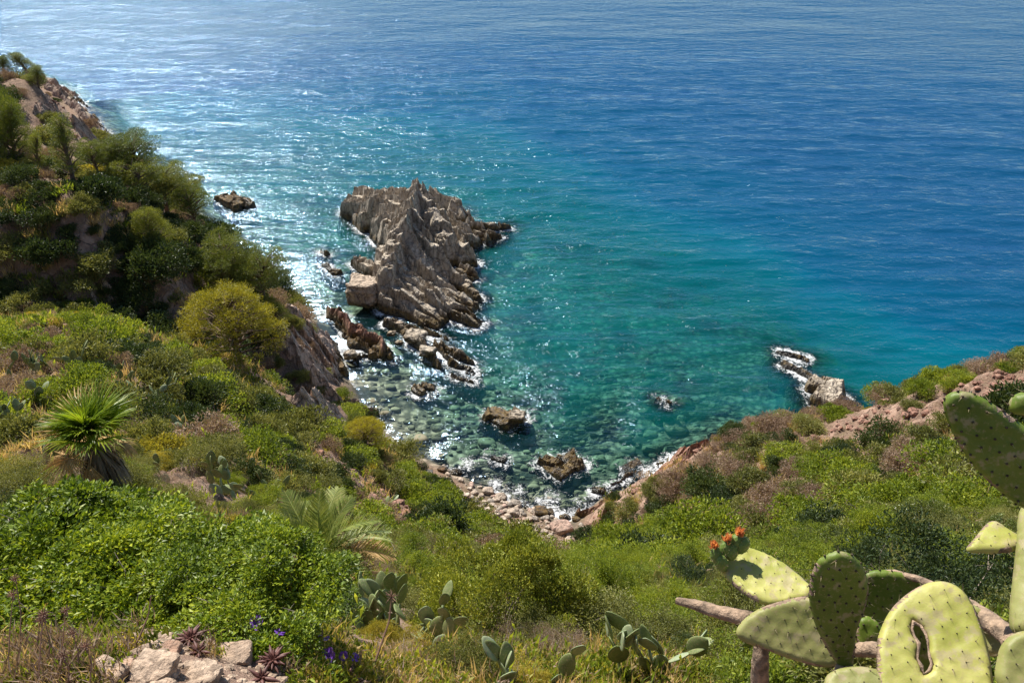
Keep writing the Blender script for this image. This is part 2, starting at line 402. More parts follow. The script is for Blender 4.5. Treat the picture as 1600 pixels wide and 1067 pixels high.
# ------------------------------------------------------------------ rocks in the sea
SEA_BUMP = .45
SHORE = []                                   # points where rock meets water (for the foam)
def rock_field(name, m, ridges, cell=.16, pad=2.5, seed=0, warp=.5, fac=(1.6, .55), amp=(.45, .4), floor=-3.0, strata=None, ani=2.6, plates=False):
    """ridges: (ax, ay, az, bx, by, bz, left_slope, right_slope, end_slope) in photo px and metres of height -> union of slabs"""
    R = []
    for q in ridges:
        a = pz(q[0], q[1], q[2]); c = pz(q[3], q[4], q[5]); R.append((a, c, q[6], q[7], q[8] if len(q) > 8 else 2.2))
    pts = np.array([p for r_ in R for p in r_[:2]])
    lo = pts[:, :2].min(0) - pad - 2.5; hi = pts[:, :2].max(0) + pad + 2.5
    nx, ny = int((hi[0] - lo[0]) / cell), int((hi[1] - lo[1]) / cell)
    x = np.linspace(lo[0], hi[0], nx); y = np.linspace(lo[1], hi[1], ny)
    Xg, Yg = np.meshgrid(x, y, indexing='ij'); X, Y = Xg.ravel(), Yg.ravel()
    P = np.stack([X, Y, 0 * X + seed], -1)
    wx = X + warp * fbm(P * .5, 3, seed) ; wy = Y + warp * fbm(P * .5, 3, seed + 50)
    h = np.full(len(X), floor - 1.0)
    for k, (a, c, sl_, sr_, se) in enumerate(R):
        d = c[:2] - a[:2]; L = np.linalg.norm(d) + 1e-6; u = d / L; nrm = np.array([u[1], -u[0]])
        ox = vnoise(np.stack([X * .9, Y * .9, X * 0 + k * 7.3], -1), seed + k) * warp * .6
        s = (wx - a[0]) * u[0] + (wy - a[1]) * u[1]; e = (wx - a[0]) * nrm[0] + (wy - a[1]) * nrm[1] + ox
        tt = np.clip(s / L, 0, 1)
        top = a[2] + (c[2] - a[2]) * tt
        over = np.maximum(np.maximum(-s, s - L), 0)
        if plates:
            out_ = np.maximum(np.maximum(-e - sl_, e - sr_), 0)
            hk = top - se * np.clip(e, -sl_, sr_) - out_ * 4.5 - over * 3.0 + .5 * facets(wx * .5 + k * 9, wy * .5, 1.0, seed + 90 + k, 1.2)
        else:
            hk = top - np.where(e > 0, e * sr_, -e * sl_) - over * se
            hk = np.minimum(hk, top - .1 + .12 * e)
        h = np.maximum(h, hk)
    rk = np.clip((h + 2) / 3, 0, 1)
    d = R[0][1] - R[0][0] if len(R) < 12 else pz(745, 500, .8) - pz(625, 425, 4.4)
    u = d[:2] / np.linalg.norm(d[:2]); fa = (wx * u[0] + wy * u[1]) / ani; fb = wx * u[1] - wy * u[0]
    h = h + rk * (facets(fa, fb, fac[0], seed + 5, 1.3) * amp[0] + facets(fa + 3, fb, fac[1], seed + 15, 1.3) * amp[1] + fbm(P * np.array([1.3, 1.3, 1]), 3, seed + 8) * (.03 if plates else .07))
    if strata:
        ang, wl, am = strata
        v = fb + 0 * ang; v2 = v / wl + .6 * fbm(P * .35, 2, seed + 77)
        saw = v2 - np.floor(v2); h = h + rk * am * (np.minimum(saw / .8, (1 - saw) / .2) - .5) * (0.4 + _h(np.floor(v2).astype(np.int64), np.floor(v2).astype(np.int64) * 0, np.floor(v2).astype(np.int64) * 0, seed + 3))
    keep = (h > floor).reshape(nx, ny)
    idx = np.arange(nx * ny).reshape(nx, ny)
    q = np.stack([idx[:-1, :-1], idx[1:, :-1], idx[1:, 1:], idx[:-1, 1:]], -1).reshape(-1, 4)
    kk = (keep[:-1, :-1] | keep[1:, :-1] | keep[1:, 1:] | keep[:-1, 1:]).ravel(); q = q[kk]
    jx = X + .3 * cell * vnoise(P * 5, 3); jy = Y + .3 * cell * vnoise(P * 5, 4)
    V = np.stack([jx, jy, h], -1)
    sh = (np.abs(h) < .35); SHORE.append(V[sh][:, :2])
    us = np.unique(q); re = np.zeros(len(V), int); re[us] = np.arange(len(us))
    base = np.array([pts[:, 0].mean(), pts[:, 1].mean(), 0.])
    me = mk_mesh(name, V[us] - base, re[q], [m])
    return link(name, me, loc=base)

o = rock_field('rock_islet', M_grey, [
    # (from px, py, height, to px, py, height, width left, width right, dip): slabs with a dipping top and broken sides
    (648, 286, 8.4, 662, 294, 8.0, .4, .6, .3), (552, 298, 3.4, 640, 295, 6.0, .8, 3.2, .30), (575, 306, 4.6, 632, 312, 7.0, .8, 1.4, .35), (545, 312, 2.0, 575, 340, 2.2, .8, 1.0, .5), (590, 330, 4.0, 625, 345, 5.6, .8, 1.2, .5),
    (650, 290, 8.2, 630, 345, 9.0, .35, 2.6, 1.05), (655, 300, 8.0, 704, 372, 4.0, .7, 1.3, .9), (640, 326, 8.8, 690, 412, 3.2, .6, 1.2, .95), (629, 348, 8.6, 676, 440, 2.4, .6, 1.1, .85), (672, 315, 5.8, 728, 392, 2.4, .6, 1.1, .7),
    (640, 375, 5.6, 715, 438, 1.2, .6, 1.2, .7), (622, 360, 7.6, 612, 392, 6.2, .8, 1.0, .4),
    (612, 385, 6.4, 604, 428, 4.6, .7, 1.1, .3), (604, 402, 5.0, 684, 476, 1.8, 1.0, .8, .3), (598, 424, 4.2, 672, 494, 1.2, .8, 1.1, .3), (626, 426, 3.8, 738, 496, .8, .7, .8, .4), (652, 436, 2.8, 752, 504, .5, .6, .9, .3),
    (600, 448, 2.9, 692, 500, .8, 1.0, 1.2, .25), (597, 380, 5.6, 590, 424, 3.6, .4, .6, .6), (664, 432, 2.2, 742, 478, .6, .7, .8, .3), (556, 402, 1.0, 584, 418, 1.8, .6, .8, .2),
    (676, 300, 2.8, 712, 312, 2.4, .8, 1.4, .15), (705, 318, 2.6, 728, 330, 2.0, .8, 1.2, .2), (696, 334, 3.2, 722, 360, 2.4, .9, 1.2, .2), (716, 350, 2.4, 745, 372, 1.5, .8, 1.2, .25), (712, 372, 2.0, 736, 402, 1.4, .8, 1.0, .3), (730, 340, 1.6, 768, 372, .9, .7, .8, .2),
    (742, 350, 1.1, 796, 350, .4, .6, .8, .2), (752, 362, .8, 782, 370, .4, .5, .5, .2), (716, 416, 1.4, 742, 432, .6, .6, .6, .3), (720, 440, 1.0, 752, 468, .4, .6, .6, .3)],
    seed=3, cell=.13, plates=True, strata=(0, 1.55, 1.05), fac=(1.5, .55), amp=(.42, .26), warp=.07, ani=4.2)
tag(o, 'jagged grey-tan rock islet with slanting slabs rising from the cove', 'sea rock')
for i, (nm, mt, rd, lab, kw) in enumerate([
    ('reef', M_red, [(515, 478, 1.4, 560, 500, 2.0, 2.6, 2.0), (535, 488, 2.2, 600, 535, 2.0, 2.4, 2.4), (560, 510, 1.8, 615, 548, 1.0, 2.2, 2.2), (520, 500, .9, 580, 545, .9, 2.0, 2.4), (560, 545, .9, 610, 552, .6, 2, 2)], 'rough red-brown rock ridge lying left of the pale boulder', dict(warp=.7, fac=(1.0, .4), amp=(.6, .5))),
    ('reef', M_grey, [(610, 498, 1.0, 700, 520, .9, 1.8, 1.8), (600, 500, .8, 660, 522, 1.2, 2, 2), (650, 520, 1.6, 682, 565, .9, 2.4, 2.6), (640, 515, 1.5, 675, 545, 1.3, 2, 2.4), (690, 530, 1.4, 735, 560, .9, 2.0, 2.2), (680, 525, 1.3, 715, 570, .6, 2.2, 2.2), (700, 560, .8, 742, 580, .4, 1.8, 1.8), (705, 580, .6, 740, 596, .3, 1.6, 1.6)], 'low broken rock chain trailing south of the big islet', dict(fac=(1.1, .4), amp=(.55, .5))),
    ('reef', M_brown, [(1215, 545, .4, 1262, 556, .5, 1.2, 1.2), (1228, 560, .5, 1270, 585, .7, 1.4, 1.4), (1250, 575, .6, 1285, 600, .5, 1.4, 1.4)], 'brown seaweed-covered reef beside the right-hand headland', dict(fac=(.8, .3), amp=(.5, .5))),
    ('sea_rock', M_grey, [(1272, 592, 1.2, 1312, 602, 1.8, 2.4, 2.2), (1275, 608, 1.4, 1312, 618, 1.8, 2.4, 2.2), (1290, 596, 2.0, 1305, 615, 1.6, 2.5, 2.5)], 'pale grey cracked rock at the tip of the right-hand headland', dict(fac=(1.2, .5))),
    ('sea_rock', M_brown, [(344, 304, .5, 372, 318, 1.1, 1.6, 1.8), (360, 302, 1.0, 392, 318, .8, 1.8, 1.8)], 'dark low rock alone in bright glitter off the pine headland', {}),
    ('sea_rock', M_brown, [(498, 391, .1, 512, 395, .35, 1.4, 1.6)], 'tiny dark rock in open water west of the big islet', {}),
    ('sea_rock', M_brown, [(506, 414, .1, 526, 426, .3, 1.4, 1.6)], 'thin dark rock awash west of the pale boulder', {}),
    ('sea_rock', M_brown, [(645, 604, .3, 662, 612, .4, 1.6, 1.4), (655, 604, .2, 680, 606, .1, 1.4, 1.4)], 'small rock breaking the water below the broken chain', {}),
    ('sea_rock', M_brown, [(764, 640, .5, 800, 655, .7, 1.8, 1.8), (800, 645, .6, 826, 648, .3, 1.6, 1.6)], 'rounded brown rock ringed with foam in mid cove', {}),
    ('sea_rock', M_brown, [(852, 712, .6, 885, 738, .5, 1.6, 1.6), (885, 705, .4, 905, 730, .5, 1.6, 1.6), (870, 715, .5, 910, 725, .3, 1.4, 1.4)], 'yellow-brown weedy rock near the boulder beach', dict(fac=(.7, .3), amp=(.5, .5))),
    ('sea_rock', M_brown, [(1028, 622, .0, 1048, 632, .1, .7, .7)], 'submerged reef rock with breaking foam in the eastern cove', {}),
    ('sea_rock', M_brown, [(768, 714, .2, 788, 717, .25, 1.4, 1.4)], 'tiny brown rock just off the boulder beach', {}),
    ('sea_rock', M_brown, [(928, 762, .1, 948, 765, .2, 1.4, 1.4), (975, 730, .1, 1000, 720, .3, 1.2, 1.2)], 'low rock awash against the foot of the right slope', {}),
    ('sea_rock', M_brown, [(540, 548, .5, 556, 556, .5, 1.6, 1.6), (524, 560, .7, 534, 580, .7, 1.8, 1.8), (522, 585, .7, 540, 600, .5, 1.8, 1.8)], 'dark rocks at the shore beside the red ridge', {}),
    ('shore_rock', M_brown, [(104, 146, .8, 130, 158, .6, 1.4, 1.4), (120, 150, .8, 136, 164, .4, 1.4, 1.4), (143, 178, .8, 158, 196, .4, 1.6, 1.6), (155, 192, .5, 172, 208, .3, 1.6, 1.6)], 'dark ragged shore rocks at the foot of the far cliff', {}),
]):
    kw = dict(dict(seed=20 + i * 3, cell=.14, warp=.35), **kw)
    if nm == 'sea_rock': rd = [q[:6] + ((.9, 1.0, .2) if i in (4, 8, 9, 3) else (.45, .5, .2)) for q in rd]; kw['plates'] = True; kw.setdefault('amp', (.3, .25)); kw.setdefault('fac', (.9, .4))
    o = rock_field(nm, mt, rd, **kw); tag(o, lab, 'sea rock')

# rocky cliff faces that stand out of the hillside
def crag(name, m, ridges, label, seed, **k):
    """ridges in (px, py, forward distance, ...same) instead of heights"""
    R = []
    for q in ridges:
        a = hit(q[0], q[1]); c = hit(q[2], q[3]); a = a + [0, 0, q[4]]; c = c + [0, 0, q[5]]
        ia = toimg(a); ic = toimg(c); R.append((ia[0][0], ia[1][0], a[2], ic[0][0], ic[1][0], c[2], q[6], q[7]))
    fl = min(min(r_[2], r_[5]) for r_ in R) - 7
    o = rock_field(name, m, R, seed=seed, floor=fl, **k); tag(o, label, 'rock outcrop'); return o
crag('rock_cliff', M_cliff, [(60, 130, 150, 200, 2.4, 1.4, 1.5, 1.6), (40, 120, 120, 150, 1.6, 1.2, 1.2, 1.4), (60, 180, 140, 215, 1.8, 2.4, 1.8, 1.5), (90, 150, 165, 215, 2.6, 1.2, 1.5, 1.5), (70, 200, 170, 222, 1.2, .8, 1.8, 1.6)],
     'bare tan cliff slabs dropping to the sea at far left', 71, cell=.25, fac=(2.2, .8), amp=(.5, .4), strata=(math.radians(-30), 1.6, .8))
crag('rock_outcrop', M_pink, [(455, 500, 500, 560, 2.2, 1.6, 1.6, 1.8), (470, 520, 520, 590, 2.2, 1.2, 1.6, 2.0), (440, 520, 480, 590, 1.8, 1.6, 1.8, 1.8), (480, 560, 525, 600, 1.8, 1.0, 2, 2)],
     'sunlit pink-tan rock face beside the red ridge', 81, fac=(1.5, .6), amp=(.6, .5), strata=(math.radians(60), 1.2, .4))
crag('rock_outcrop', M_pink, [(495, 610, 545, 640, 2.2, 1.2, 1.8, 2.0), (500, 640, 530, 655, 2.2, 1.4, 2, 2), (545, 628, 590, 655, 1.2, .9, 2, 2), (470, 640, 500, 650, 2.2, 2.0, 2, 2)],
     'blocky pink rocks above the shallow green water', 84, fac=(1.2, .5), amp=(.7, .6))
crag('rock_outcrop', M_cliff, [(320, 515, 345, 490, 1.0, 1.2, 2.5, 2.5), (350, 480, 400, 505, 1.6, 1.6, 2.5, 2.2), (370, 470, 395, 500, 1.4, 1.2, 2.5, 2.5)],
     'grey rock buttress in the dark ravine under the pines', 87, fac=(1.2, .5), amp=(.8, .6))
crag('rock_outcrop', M_cliff, [(145, 475, 160, 490, 1.3, 1.2, 2.5, 2.5), (165, 462, 190, 485, 1.4, 1.2, 2.5, 2.2)],
     'small grey rock knob under the shrubs in the shaded ravine', 90, fac=(1.0, .45), amp=(.7, .6))
crag('rock_outcrop', M_red, [(905, 810, 960, 775, .8, .8, 1.6, 1.6), (910, 830, 950, 810, .8, .8, 1.6, 1.6), (955, 765, 1015, 740, 1.0, 1.1, 1.5, 1.5), (1010, 745, 1060, 722, 1.0, .9, 1.5, 1.5), (1060, 720, 1100, 700, .8, .8, 1.5, 1.5), (900, 845, 915, 850, .8, .6, 2, 2)],
     'reddish broken rock at the foot of the right slope', 93, fac=(1.0, .4), amp=(.7, .6))
crag('rock_outcrop', M_cliff, [(1085, 700, 1125, 678, .7, .8, 1.8, 1.8), (1095, 712, 1120, 700, .6, .6, 1.8, 1.8)],
     'brown rock edge on the crest of the right slope', 96, fac=(1.0, .4), amp=(.6, .5))

# ------------------------------------------------------------------ loose boulders
def _ico(sub):
    bm = bmesh.new(); bmesh.ops.create_icosphere(bm, subdivisions=sub, radius=1)
    V = np.array([v.co[:] for v in bm.verts]); Fc = np.array([[v.index for v in f.verts] for f in bm.faces]); bm.free()
    return V / np.linalg.norm(V, axis=1)[:, None], Fc
ICO4, ICO5 = _ico(4), _ico(5)
def stone(size, seed, k=11, rough=.05, soft=.0, ico=ICO4, box=.0):
    r = np.random.default_rng(seed); U, Fc = ico
    n = r.normal(size=(k, 3)); n[:, 2] *= .8; n /= np.linalg.norm(n, axis=1)[:, None]
    hgt = r.uniform(.62, 1.0, k)
    bx = np.array([[1, 0, 0], [-1, 0, 0], [0, 1, 0], [0, -1, 0], [0, 0, 1], [0, 0, -1.]]); n = np.vstack([n, bx]); hgt = np.concatenate([hgt + box, r.uniform(.7, .85, 6)])
    D_ = U @ n.T; q = np.where(D_ > .05, hgt[None] / np.maximum(D_, .05), 9)
    if soft > 0: rad = (np.sum(q ** (-1 / soft), axis=1)) ** (-soft)
    else: rad = q.min(1)
    rad = np.minimum(rad, 1.25)
    V = U * rad[:, None] * np.asarray(size)[None] / 2
    s = max(size)
    V = V + U * (fbm(U * 2.5 + seed, 4, seed) * rough * s)[:, None]
    return V, Fc
def boulder(name, m, px, py, w_px, hfac, seed, label, depth=.8, lift=None, rot=None, group=None, z=None, soft=.06, **k):
    p = pz(px, py, z) if z is not None else hit(px, py)
    dist = np.linalg.norm(p - EYE); w_ = w_px / F * dist
    V, Fc = stone((w_, w_ * depth, w_ * hfac), seed, soft=soft, **k)
    a = rot if rot is not None else random.uniform(-.5, .5); ca, sa = math.cos(a), math.sin(a)
    V = V @ np.array([[ca, sa, 0], [-sa, ca, 0], [0, 0, 1]])
    tl = random.uniform(-.2, .2); V = V @ np.array([[1, 0, 0], [0, math.cos(tl), math.sin(tl)], [0, -math.sin(tl), math.cos(tl)]])
    o = link(name, mk_mesh(name, V, Fc, [m], smooth=False), loc=p + [0, 0, w_ * hfac * (.25 if lift is None else lift)])
    tag(o, label, 'boulder', group)
    if abs(p[2]) < 1: 
        W_ = V + np.array(o.location); s_ = W_[np.abs(W_[:, 2]) < .25]; SHORE.append(s_[:, :2])
    return o
boulder('boulder', M_pale, 571, 456, 62, .72, 501, 'big pale squared boulder leaning on the rock islet', depth=.8, z=1.6, lift=0.0, rot=-.25, soft=.03, box=.25, ico=ICO5)
boulder('boulder', M_pale, 560, 437, 26, .5, 502, 'flat pale slab resting behind the big squared boulder', z=1.5, lift=.2)
for i, (x, y, wd, m_, lab) in enumerate([(606, 480, 20, M_pale, 'small pale block between the squared boulder and slabs'), (594, 470, 13, M_pale, 'grey block in the gap right of the squared boulder'), (582, 478, 10, M_grey, 'little stone under the right corner of the squared boulder'),
        (612, 524, 17, M_grey, 'dark grey block beside the yellow-green tide pool'), (625, 538, 15, M_grey, 'dark block at the lower end of the tide pool'), (598, 455, 14, M_grey, 'wedge stone against the slab right of the boulder'),
        (624, 508, 15, M_pale, 'pale block above the broken rock chain'), (547, 557, 26, M_grey, 'smooth grey boulder at the tip of the red ridge'), (806, 654, 34, M_grey, 'smooth grey boulder on the foam-ringed mid cove rock'),
        (650, 530, 40, M_grey, 'long grey block lying on the broken chain'), (668, 553, 36, M_grey, 'rounded dark block at the chain end')]):
    boulder('boulder', m_, x, y, wd, .6, 520 + i, lab, z=.6)
# beach boulders one by one
BB = [(692, 738, 18, M_red), (712, 741, 26, M_red), (730, 738, 22, M_red), (720, 752, 12, M_pale), (784, 748, 20, M_red), (772, 748, 12, M_red), (797, 762, 20, M_red), (770, 760, 10, M_pale), (783, 779, 22, M_pale), (763, 770, 22, M_pale), (752, 776, 12, M_pale),
      (741, 772, 14, M_pale), (798, 768, 14, M_red), (806, 790, 20, M_grey), (860, 782, 28, M_grey), (847, 785, 16, M_red), (818, 778, 18, M_red), (845, 804, 26, M_red), (858, 803, 18, M_red), (852, 812, 16, M_grey), (836, 812, 14, M_grey), (825, 813, 16, M_pale),
      (802, 805, 24, M_pale), (789, 801, 12, M_pale), (780, 795, 14, M_pale), (768, 792, 12, M_pale), (757, 786, 12, M_pale), (748, 793, 12, M_pale), (760, 800, 16, M_pale), (775, 806, 14, M_pale), (787, 813, 14, M_pale), (882, 812, 22, M_red), (900, 815, 16, M_red),
      (875, 830, 40, M_pink), (862, 842, 12, M_pale), (850, 833, 14, M_pale), (838, 827, 14, M_pale), (825, 826, 14, M_red), (812, 820, 12, M_grey), (800, 825, 14, M_pale), (815, 833, 14, M_pale), (830, 840, 14, M_pale), (845, 846, 12, M_pale), (822, 795, 10, M_red),
      (776, 784, 12, M_pale), (766, 782, 9, M_red), (792, 788, 10, M_pale), (812, 800, 10, M_grey), (836, 800, 9, M_red), (870, 815, 10, M_grey), (888, 826, 9, M_grey), (745, 745, 10, M_pale), (733, 765, 10, M_pale), (757, 745, 10, M_red), (668, 742, 18, M_grey), (655, 735, 12, M_brown), (640, 720, 14, M_brown), (680, 752, 14, M_pale), (700, 760, 14, M_pale), (716, 768, 16, M_pale), (728, 778, 16, M_pale), (742, 784, 12, M_grey), (690, 722, 12, M_brown), (735, 725, 12, M_brown), (905, 795, 16, M_brown), (890, 775, 14, M_brown), (850, 755, 14, M_brown), (915, 780, 12, M_brown), (865, 770, 16, M_red), (790, 735, 12, M_brown), (902, 838, 18, M_red), (888, 846, 14, M_pale), (874, 850, 12, M_pale), (875, 790, 14, M_red), (830, 768, 14, M_brown), (815, 760, 12, M_brown)]
nm_ = {M_red.name: 'reddish', M_grey.name: 'grey', M_pale.name: 'pale', M_pink.name: 'long pink', M_brown.name: 'brown wet'}
DRY = {M_pale.name: M_pale_dry, M_grey.name: M_grey_dry, M_pink.name: M_pink_dry}
for i, (x, y, wd, m_) in enumerate(BB):
    big = wd >= 18
    lab = ('%s boulder on the cove beach' % nm_[m_.name]) if not big else ('large %s boulder on the cove beach' % nm_[m_.name])
    boulder('beach_boulder', DRY.get(m_.name, m_), x, y, wd * 1.1, .55, 600 + i, lab + ' below the scrub slopes', depth=.75, group='%s boulders on the cove beach' % (('large ' if big else 'small ') + nm_[m_.name]), rough=.02, soft=.12, lift=.22)
protos = [mk_mesh('beach_stone', *stone((1, .75, .55), 700 + i, soft=.12, rough=.02, ico=_ico(2)), [[M_pale_dry, M_grey_dry, M_pink_dry][i % 3]], smooth=True) for i in range(9)]
k = 0; r9 = np.random.default_rng(5)
while k < 290:
    x, y = r9.uniform(690, 910), r9.uniform(728, 858)
    e = (y - 765) - (x - 745) * .50
    if not (-34 < e < 22): continue
    p = hit(x, y); s = .25 + .75 * r9.uniform() ** 2; k += 1
    o = link('beach_stone', protos[k % 9], loc=p + [0, 0, s * .1], rot=(r9.uniform(-.3, .3), r9.uniform(-.3, .3), r9.uniform(0, 6)), scale=s)
    tag(o, '%s cobble among the boulders on the cove beach' % ('pale', 'grey', 'pinkish')[(k % 9) % 3], 'stone', '%s cobbles on the cove beach' % ('pale', 'grey', 'pinkish')[(k % 9) % 3])
# sunken stones of the shallow cove
M_sea_stone = plain('sea_stone', (.22, .20, .13), .9, .6, .35); sunk = MB(); icol = _ico(2)
for i in range(900):
    x, y = r9.uniform(540, 1080), r9.uniform(560, 815)
    p = pz(x, y, -.8); g = land([p[0]], [p[1]])[0]
    if g > -.3 or g < -4: continue
    s = min(3.2, .45 + .5 * r9.exponential()); V, Fc = stone((s, s * r9.uniform(.5, .9), s * .5), 900 + i, soft=.08, ico=icol); sunk.add(V + [p[0], p[1], g + s * .08], Fc)
o = link('seabed_stones', sunk.mesh('seabed_stones', [M_sea_stone], True)); tag(o, 'dim stones lying under the clear shallow water', 'stones', kind='stuff')

# ------------------------------------------------------------------ the sea
SEA_BUMP = .45
rs = np.concatenate([np.geomspace(38, 260, 620), np.geomspace(262, 9000, 90)])
X, Y, Fq = polar(math.radians(-75), math.radians(75), 620, rs)
SEAV = (X, Y)
dep = -land(X, Y)
dep = np.where(np.hypot(X, Y) > 200, 25, dep)
def near_dist(X, Y, pts, maxd):
    out = np.full(len(X), maxd); g = 1.0
    key = {}
    for q in pts: key.setdefault((int(q[0] // 3), int(q[1] // 3)), []).append(q)
    gx, gy = (X // 3).astype(int), (Y // 3).astype(int)
    uk, inv = np.unique(np.stack([gx, gy], -1), axis=0, return_inverse=True); inv = inv.ravel()
    order = np.argsort(inv); bd = np.searchsorted(inv[order], np.arange(len(uk) + 1))
    for i, (a, c) in enumerate(uk):
        L = [q for da in (-1, 0, 1) for dc in (-1, 0, 1) for q in key.get((a + da, c + dc), [])]
        if not L: continue
        L = np.array(L); ids = order[bd[i]:bd[i + 1]]
        d = np.sqrt(((np.stack([X[ids], Y[ids]], -1)[:, None] - L[None]) ** 2).sum(-1)).min(1)
        out[ids] = np.minimum(d, maxd)
    return out
sp_ = np.concatenate(SHORE); sp_ = sp_[::3]
nd = near_dist(X, Y, sp_, 3.0)
foam = np.clip(1 - nd / 2.6, 0, 1) * np.clip(1.2 - 0 * nd, 0, 1)
foam = np.maximum(foam, np.clip(1 - np.abs(dep) / .3, 0, 1) * .45)
dep2 = np.minimum(dep, .9 + nd * 1.0 + np.clip(nd - 2.9, 0, 1) * 99)
swell = .16 * fbm(np.stack([X * .12 + Y * .03, Y * .38, X * 0], -1), 3, 31)
swell = swell * np.clip(dep / 4, .1, 1) * np.clip((250 - np.hypot(X, Y)) / 80, 0, 1)
m, t, b = mat('sea_water')
t.nodes.remove(b)
out = t.nodes['Material Output']
geo = t.nodes.new('ShaderNodeNewGeometry'); P = geo.outputs['Position']
def att(nm):
    a = t.nodes.new('ShaderNodeAttribute'); a.attribute_name = nm; return a.outputs['Fac']
dpt, fo, sdp = att('depth'), att('foam'), att('seadepth')
mp = N(t, 'ShaderNodeMapping'); mp.inputs['Rotation'].default_value = (0, 0, math.radians(-14)); mp.inputs['Scale'].default_value = (.42, 1, 1)
t.links.new(P, mp.inputs['Vector']); Q = mp.outputs[0]
w0 = noise(t, .055, 2, Q, .5); w1 = noise(t, .16, 3, Q, .6); w2 = noise(t, .62, 3, Q, .6, dist=.4); w3 = noise(t, 2.1, 3, P, .6)
hgt = math_(t, 'ADD', math_(t, 'MULTIPLY', w1, 1.7), math_(t, 'MULTIPLY', w2, .95)); hgt = math_(t, 'ADD', hgt, math_(t, 'MULTIPLY', w3, .30)); hgt = math_(t, 'ADD', hgt, math_(t, 'MULTIPLY', w0, 4.5))
hgt = math_(t, 'MULTIPLY', hgt, mrange(t, sdp, .1, 3.0, .13, 1.))
nb = bump(t, hgt, 1.0, SEA_BUMP)
fr = N(t, 'ShaderNodeFresnel', IOR=1.333); t.links.new(nb, fr.inputs['Normal'])
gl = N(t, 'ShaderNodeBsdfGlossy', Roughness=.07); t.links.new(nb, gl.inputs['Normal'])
gl.inputs['Color'].default_value = (.42, .66, 1, 1)  # blue painted into the reflection, offsets the whitish sky it mirrors
# small wavelets, each tilted its own way: the ones that face the sun glint
vo = N(t, 'ShaderNodeTexVoronoi', Scale=3.2, Randomness=1.0); t.links.new(Q, vo.inputs['Vector'])
def vm(op, a, b_):
    n = N(t, 'ShaderNodeVectorMath', operation=op)
    for k_, v_ in enumerate((a, b_)):
        if hasattr(v_, 'is_output'): t.links.new(v_, n.inputs[k_])
        else: n.inputs[k_].default_value = v_
    return n.outputs[0]
cc = vm('MULTIPLY', vm('SUBTRACT', vo.outputs['Color'], (.5, .5, .5)), (2, 2, 0))
cc3 = vm('MULTIPLY', cc, vm('ABSOLUTE', cc, (0, 0, 0)))
patchy = mrange(t, noise(t, .09, 3, Q, .6), .40, .68, .05, .30)
sc_ = N(t, 'ShaderNodeVectorMath', operation='SCALE'); t.links.new(cc3, sc_.inputs[0]); t.links.new(math_(t, 'MULTIPLY', math_(t, 'ADD', patchy, math_(t, 'MULTIPLY', fo, .14)), mrange(t, sdp, .3, 3.0, .13, 1.)), sc_.inputs['Scale'])
wn = N(t, 'ShaderNodeVectorMath', operation='NORMALIZE'); t.links.new(vm('ADD', nb, sc_.outputs[0]), wn.inputs[0])
gg = N(t, 'ShaderNodeBsdfGlossy', Roughness=.13); t.links.new(wn.outputs[0], gg.inputs['Normal']); gg.inputs['Color'].default_value = (.66, .82, 1, 1)  # glints carry a weaker blue tint of the sky reflection
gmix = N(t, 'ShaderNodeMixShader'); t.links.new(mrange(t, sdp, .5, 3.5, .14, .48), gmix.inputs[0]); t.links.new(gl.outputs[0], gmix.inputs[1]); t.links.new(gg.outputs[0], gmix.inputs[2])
big = noise(t, .045, 3, P)
dd = math_(t, 'ADD', dpt, math_(t, 'MULTIPLY', math_(t, 'SUBTRACT', big, .5), 3.0))
body = ramp(t, mrange(t, dd, 0, 16), [(.0, (.03, .13, .10)), (.14, (.0, .20, .175)), (.28, (.0, .13, .155)), (.5, (.0, .066, .13)), (1., (.004, .052, .132))])
weedy = math_(t, 'MULTIPLY', mrange(t, noise(t, .11, 4, P, .6), .50, .60), mrange(t, dpt, 5.5, 2.0))
body = mixc(t, math_(t, 'MULTIPLY', weedy, .75), body, (.004, .035, .065))
body = mixc(t, math_(t, 'MULTIPLY', mrange(t, noise(t, .3, 4, P, .6), .56, .66), mrange(t, dpt, 6, 3)), body, (.01, .17, .14))
df = N(t, 'ShaderNodeBsdfDiffuse'); t.links.new(body, df.inputs['Color'])
tint = ramp(t, mrange(t, dpt, 0, 8), [(0., (.97, .99, .98)), (.2, (.62, .90, .86)), (.5, (.20, .64, .62)), (1., (.02, .32, .38))])
tr = N(t, 'ShaderNodeBsdfTransparent'); t.links.new(tint, tr.inputs['Color'])
opq = ramp(t, mrange(t, dpt, 0, 7), [(0., .0), (.25, .06), (.6, .5), (1., .97)])
m1 = N(t, 'ShaderNodeMixShader'); t.links.new(opq, m1.inputs[0]); t.links.new(tr.outputs[0], m1.inputs[1]); t.links.new(df.outputs[0], m1.inputs[2])
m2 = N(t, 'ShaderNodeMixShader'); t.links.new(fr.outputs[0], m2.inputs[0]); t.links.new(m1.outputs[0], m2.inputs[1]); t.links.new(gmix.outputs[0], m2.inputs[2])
fn = noise(t, 1.9, 6, P, .72, dist=1.2)
fn = math_(t, 'ADD', math_(t, 'MULTIPLY', fn, .75), math_(t, 'MULTIPLY', noise(t, 7, 3, P, .7), .3))
fn = math_(t, 'ADD', fn, math_(t, 'MULTIPLY', math_(t, 'SUBTRACT', noise(t, .22, 2, P), .5), .45))
fmask = math_(t, 'MULTIPLY', mrange(t, math_(t, 'ADD', math_(t, 'MULTIPLY', fo, .40), fn), .86, 1.0), .85)
fd = N(t, 'ShaderNodeBsdfDiffuse'); fd.inputs['Color'].default_value = (.8, .82, .83, 1)
m3 = N(t, 'ShaderNodeMixShader'); t.links.new(fmask, m3.inputs[0]); t.links.new(m2.outputs[0], m3.inputs[1]); t.links.new(fd.outputs[0], m3.inputs[2])
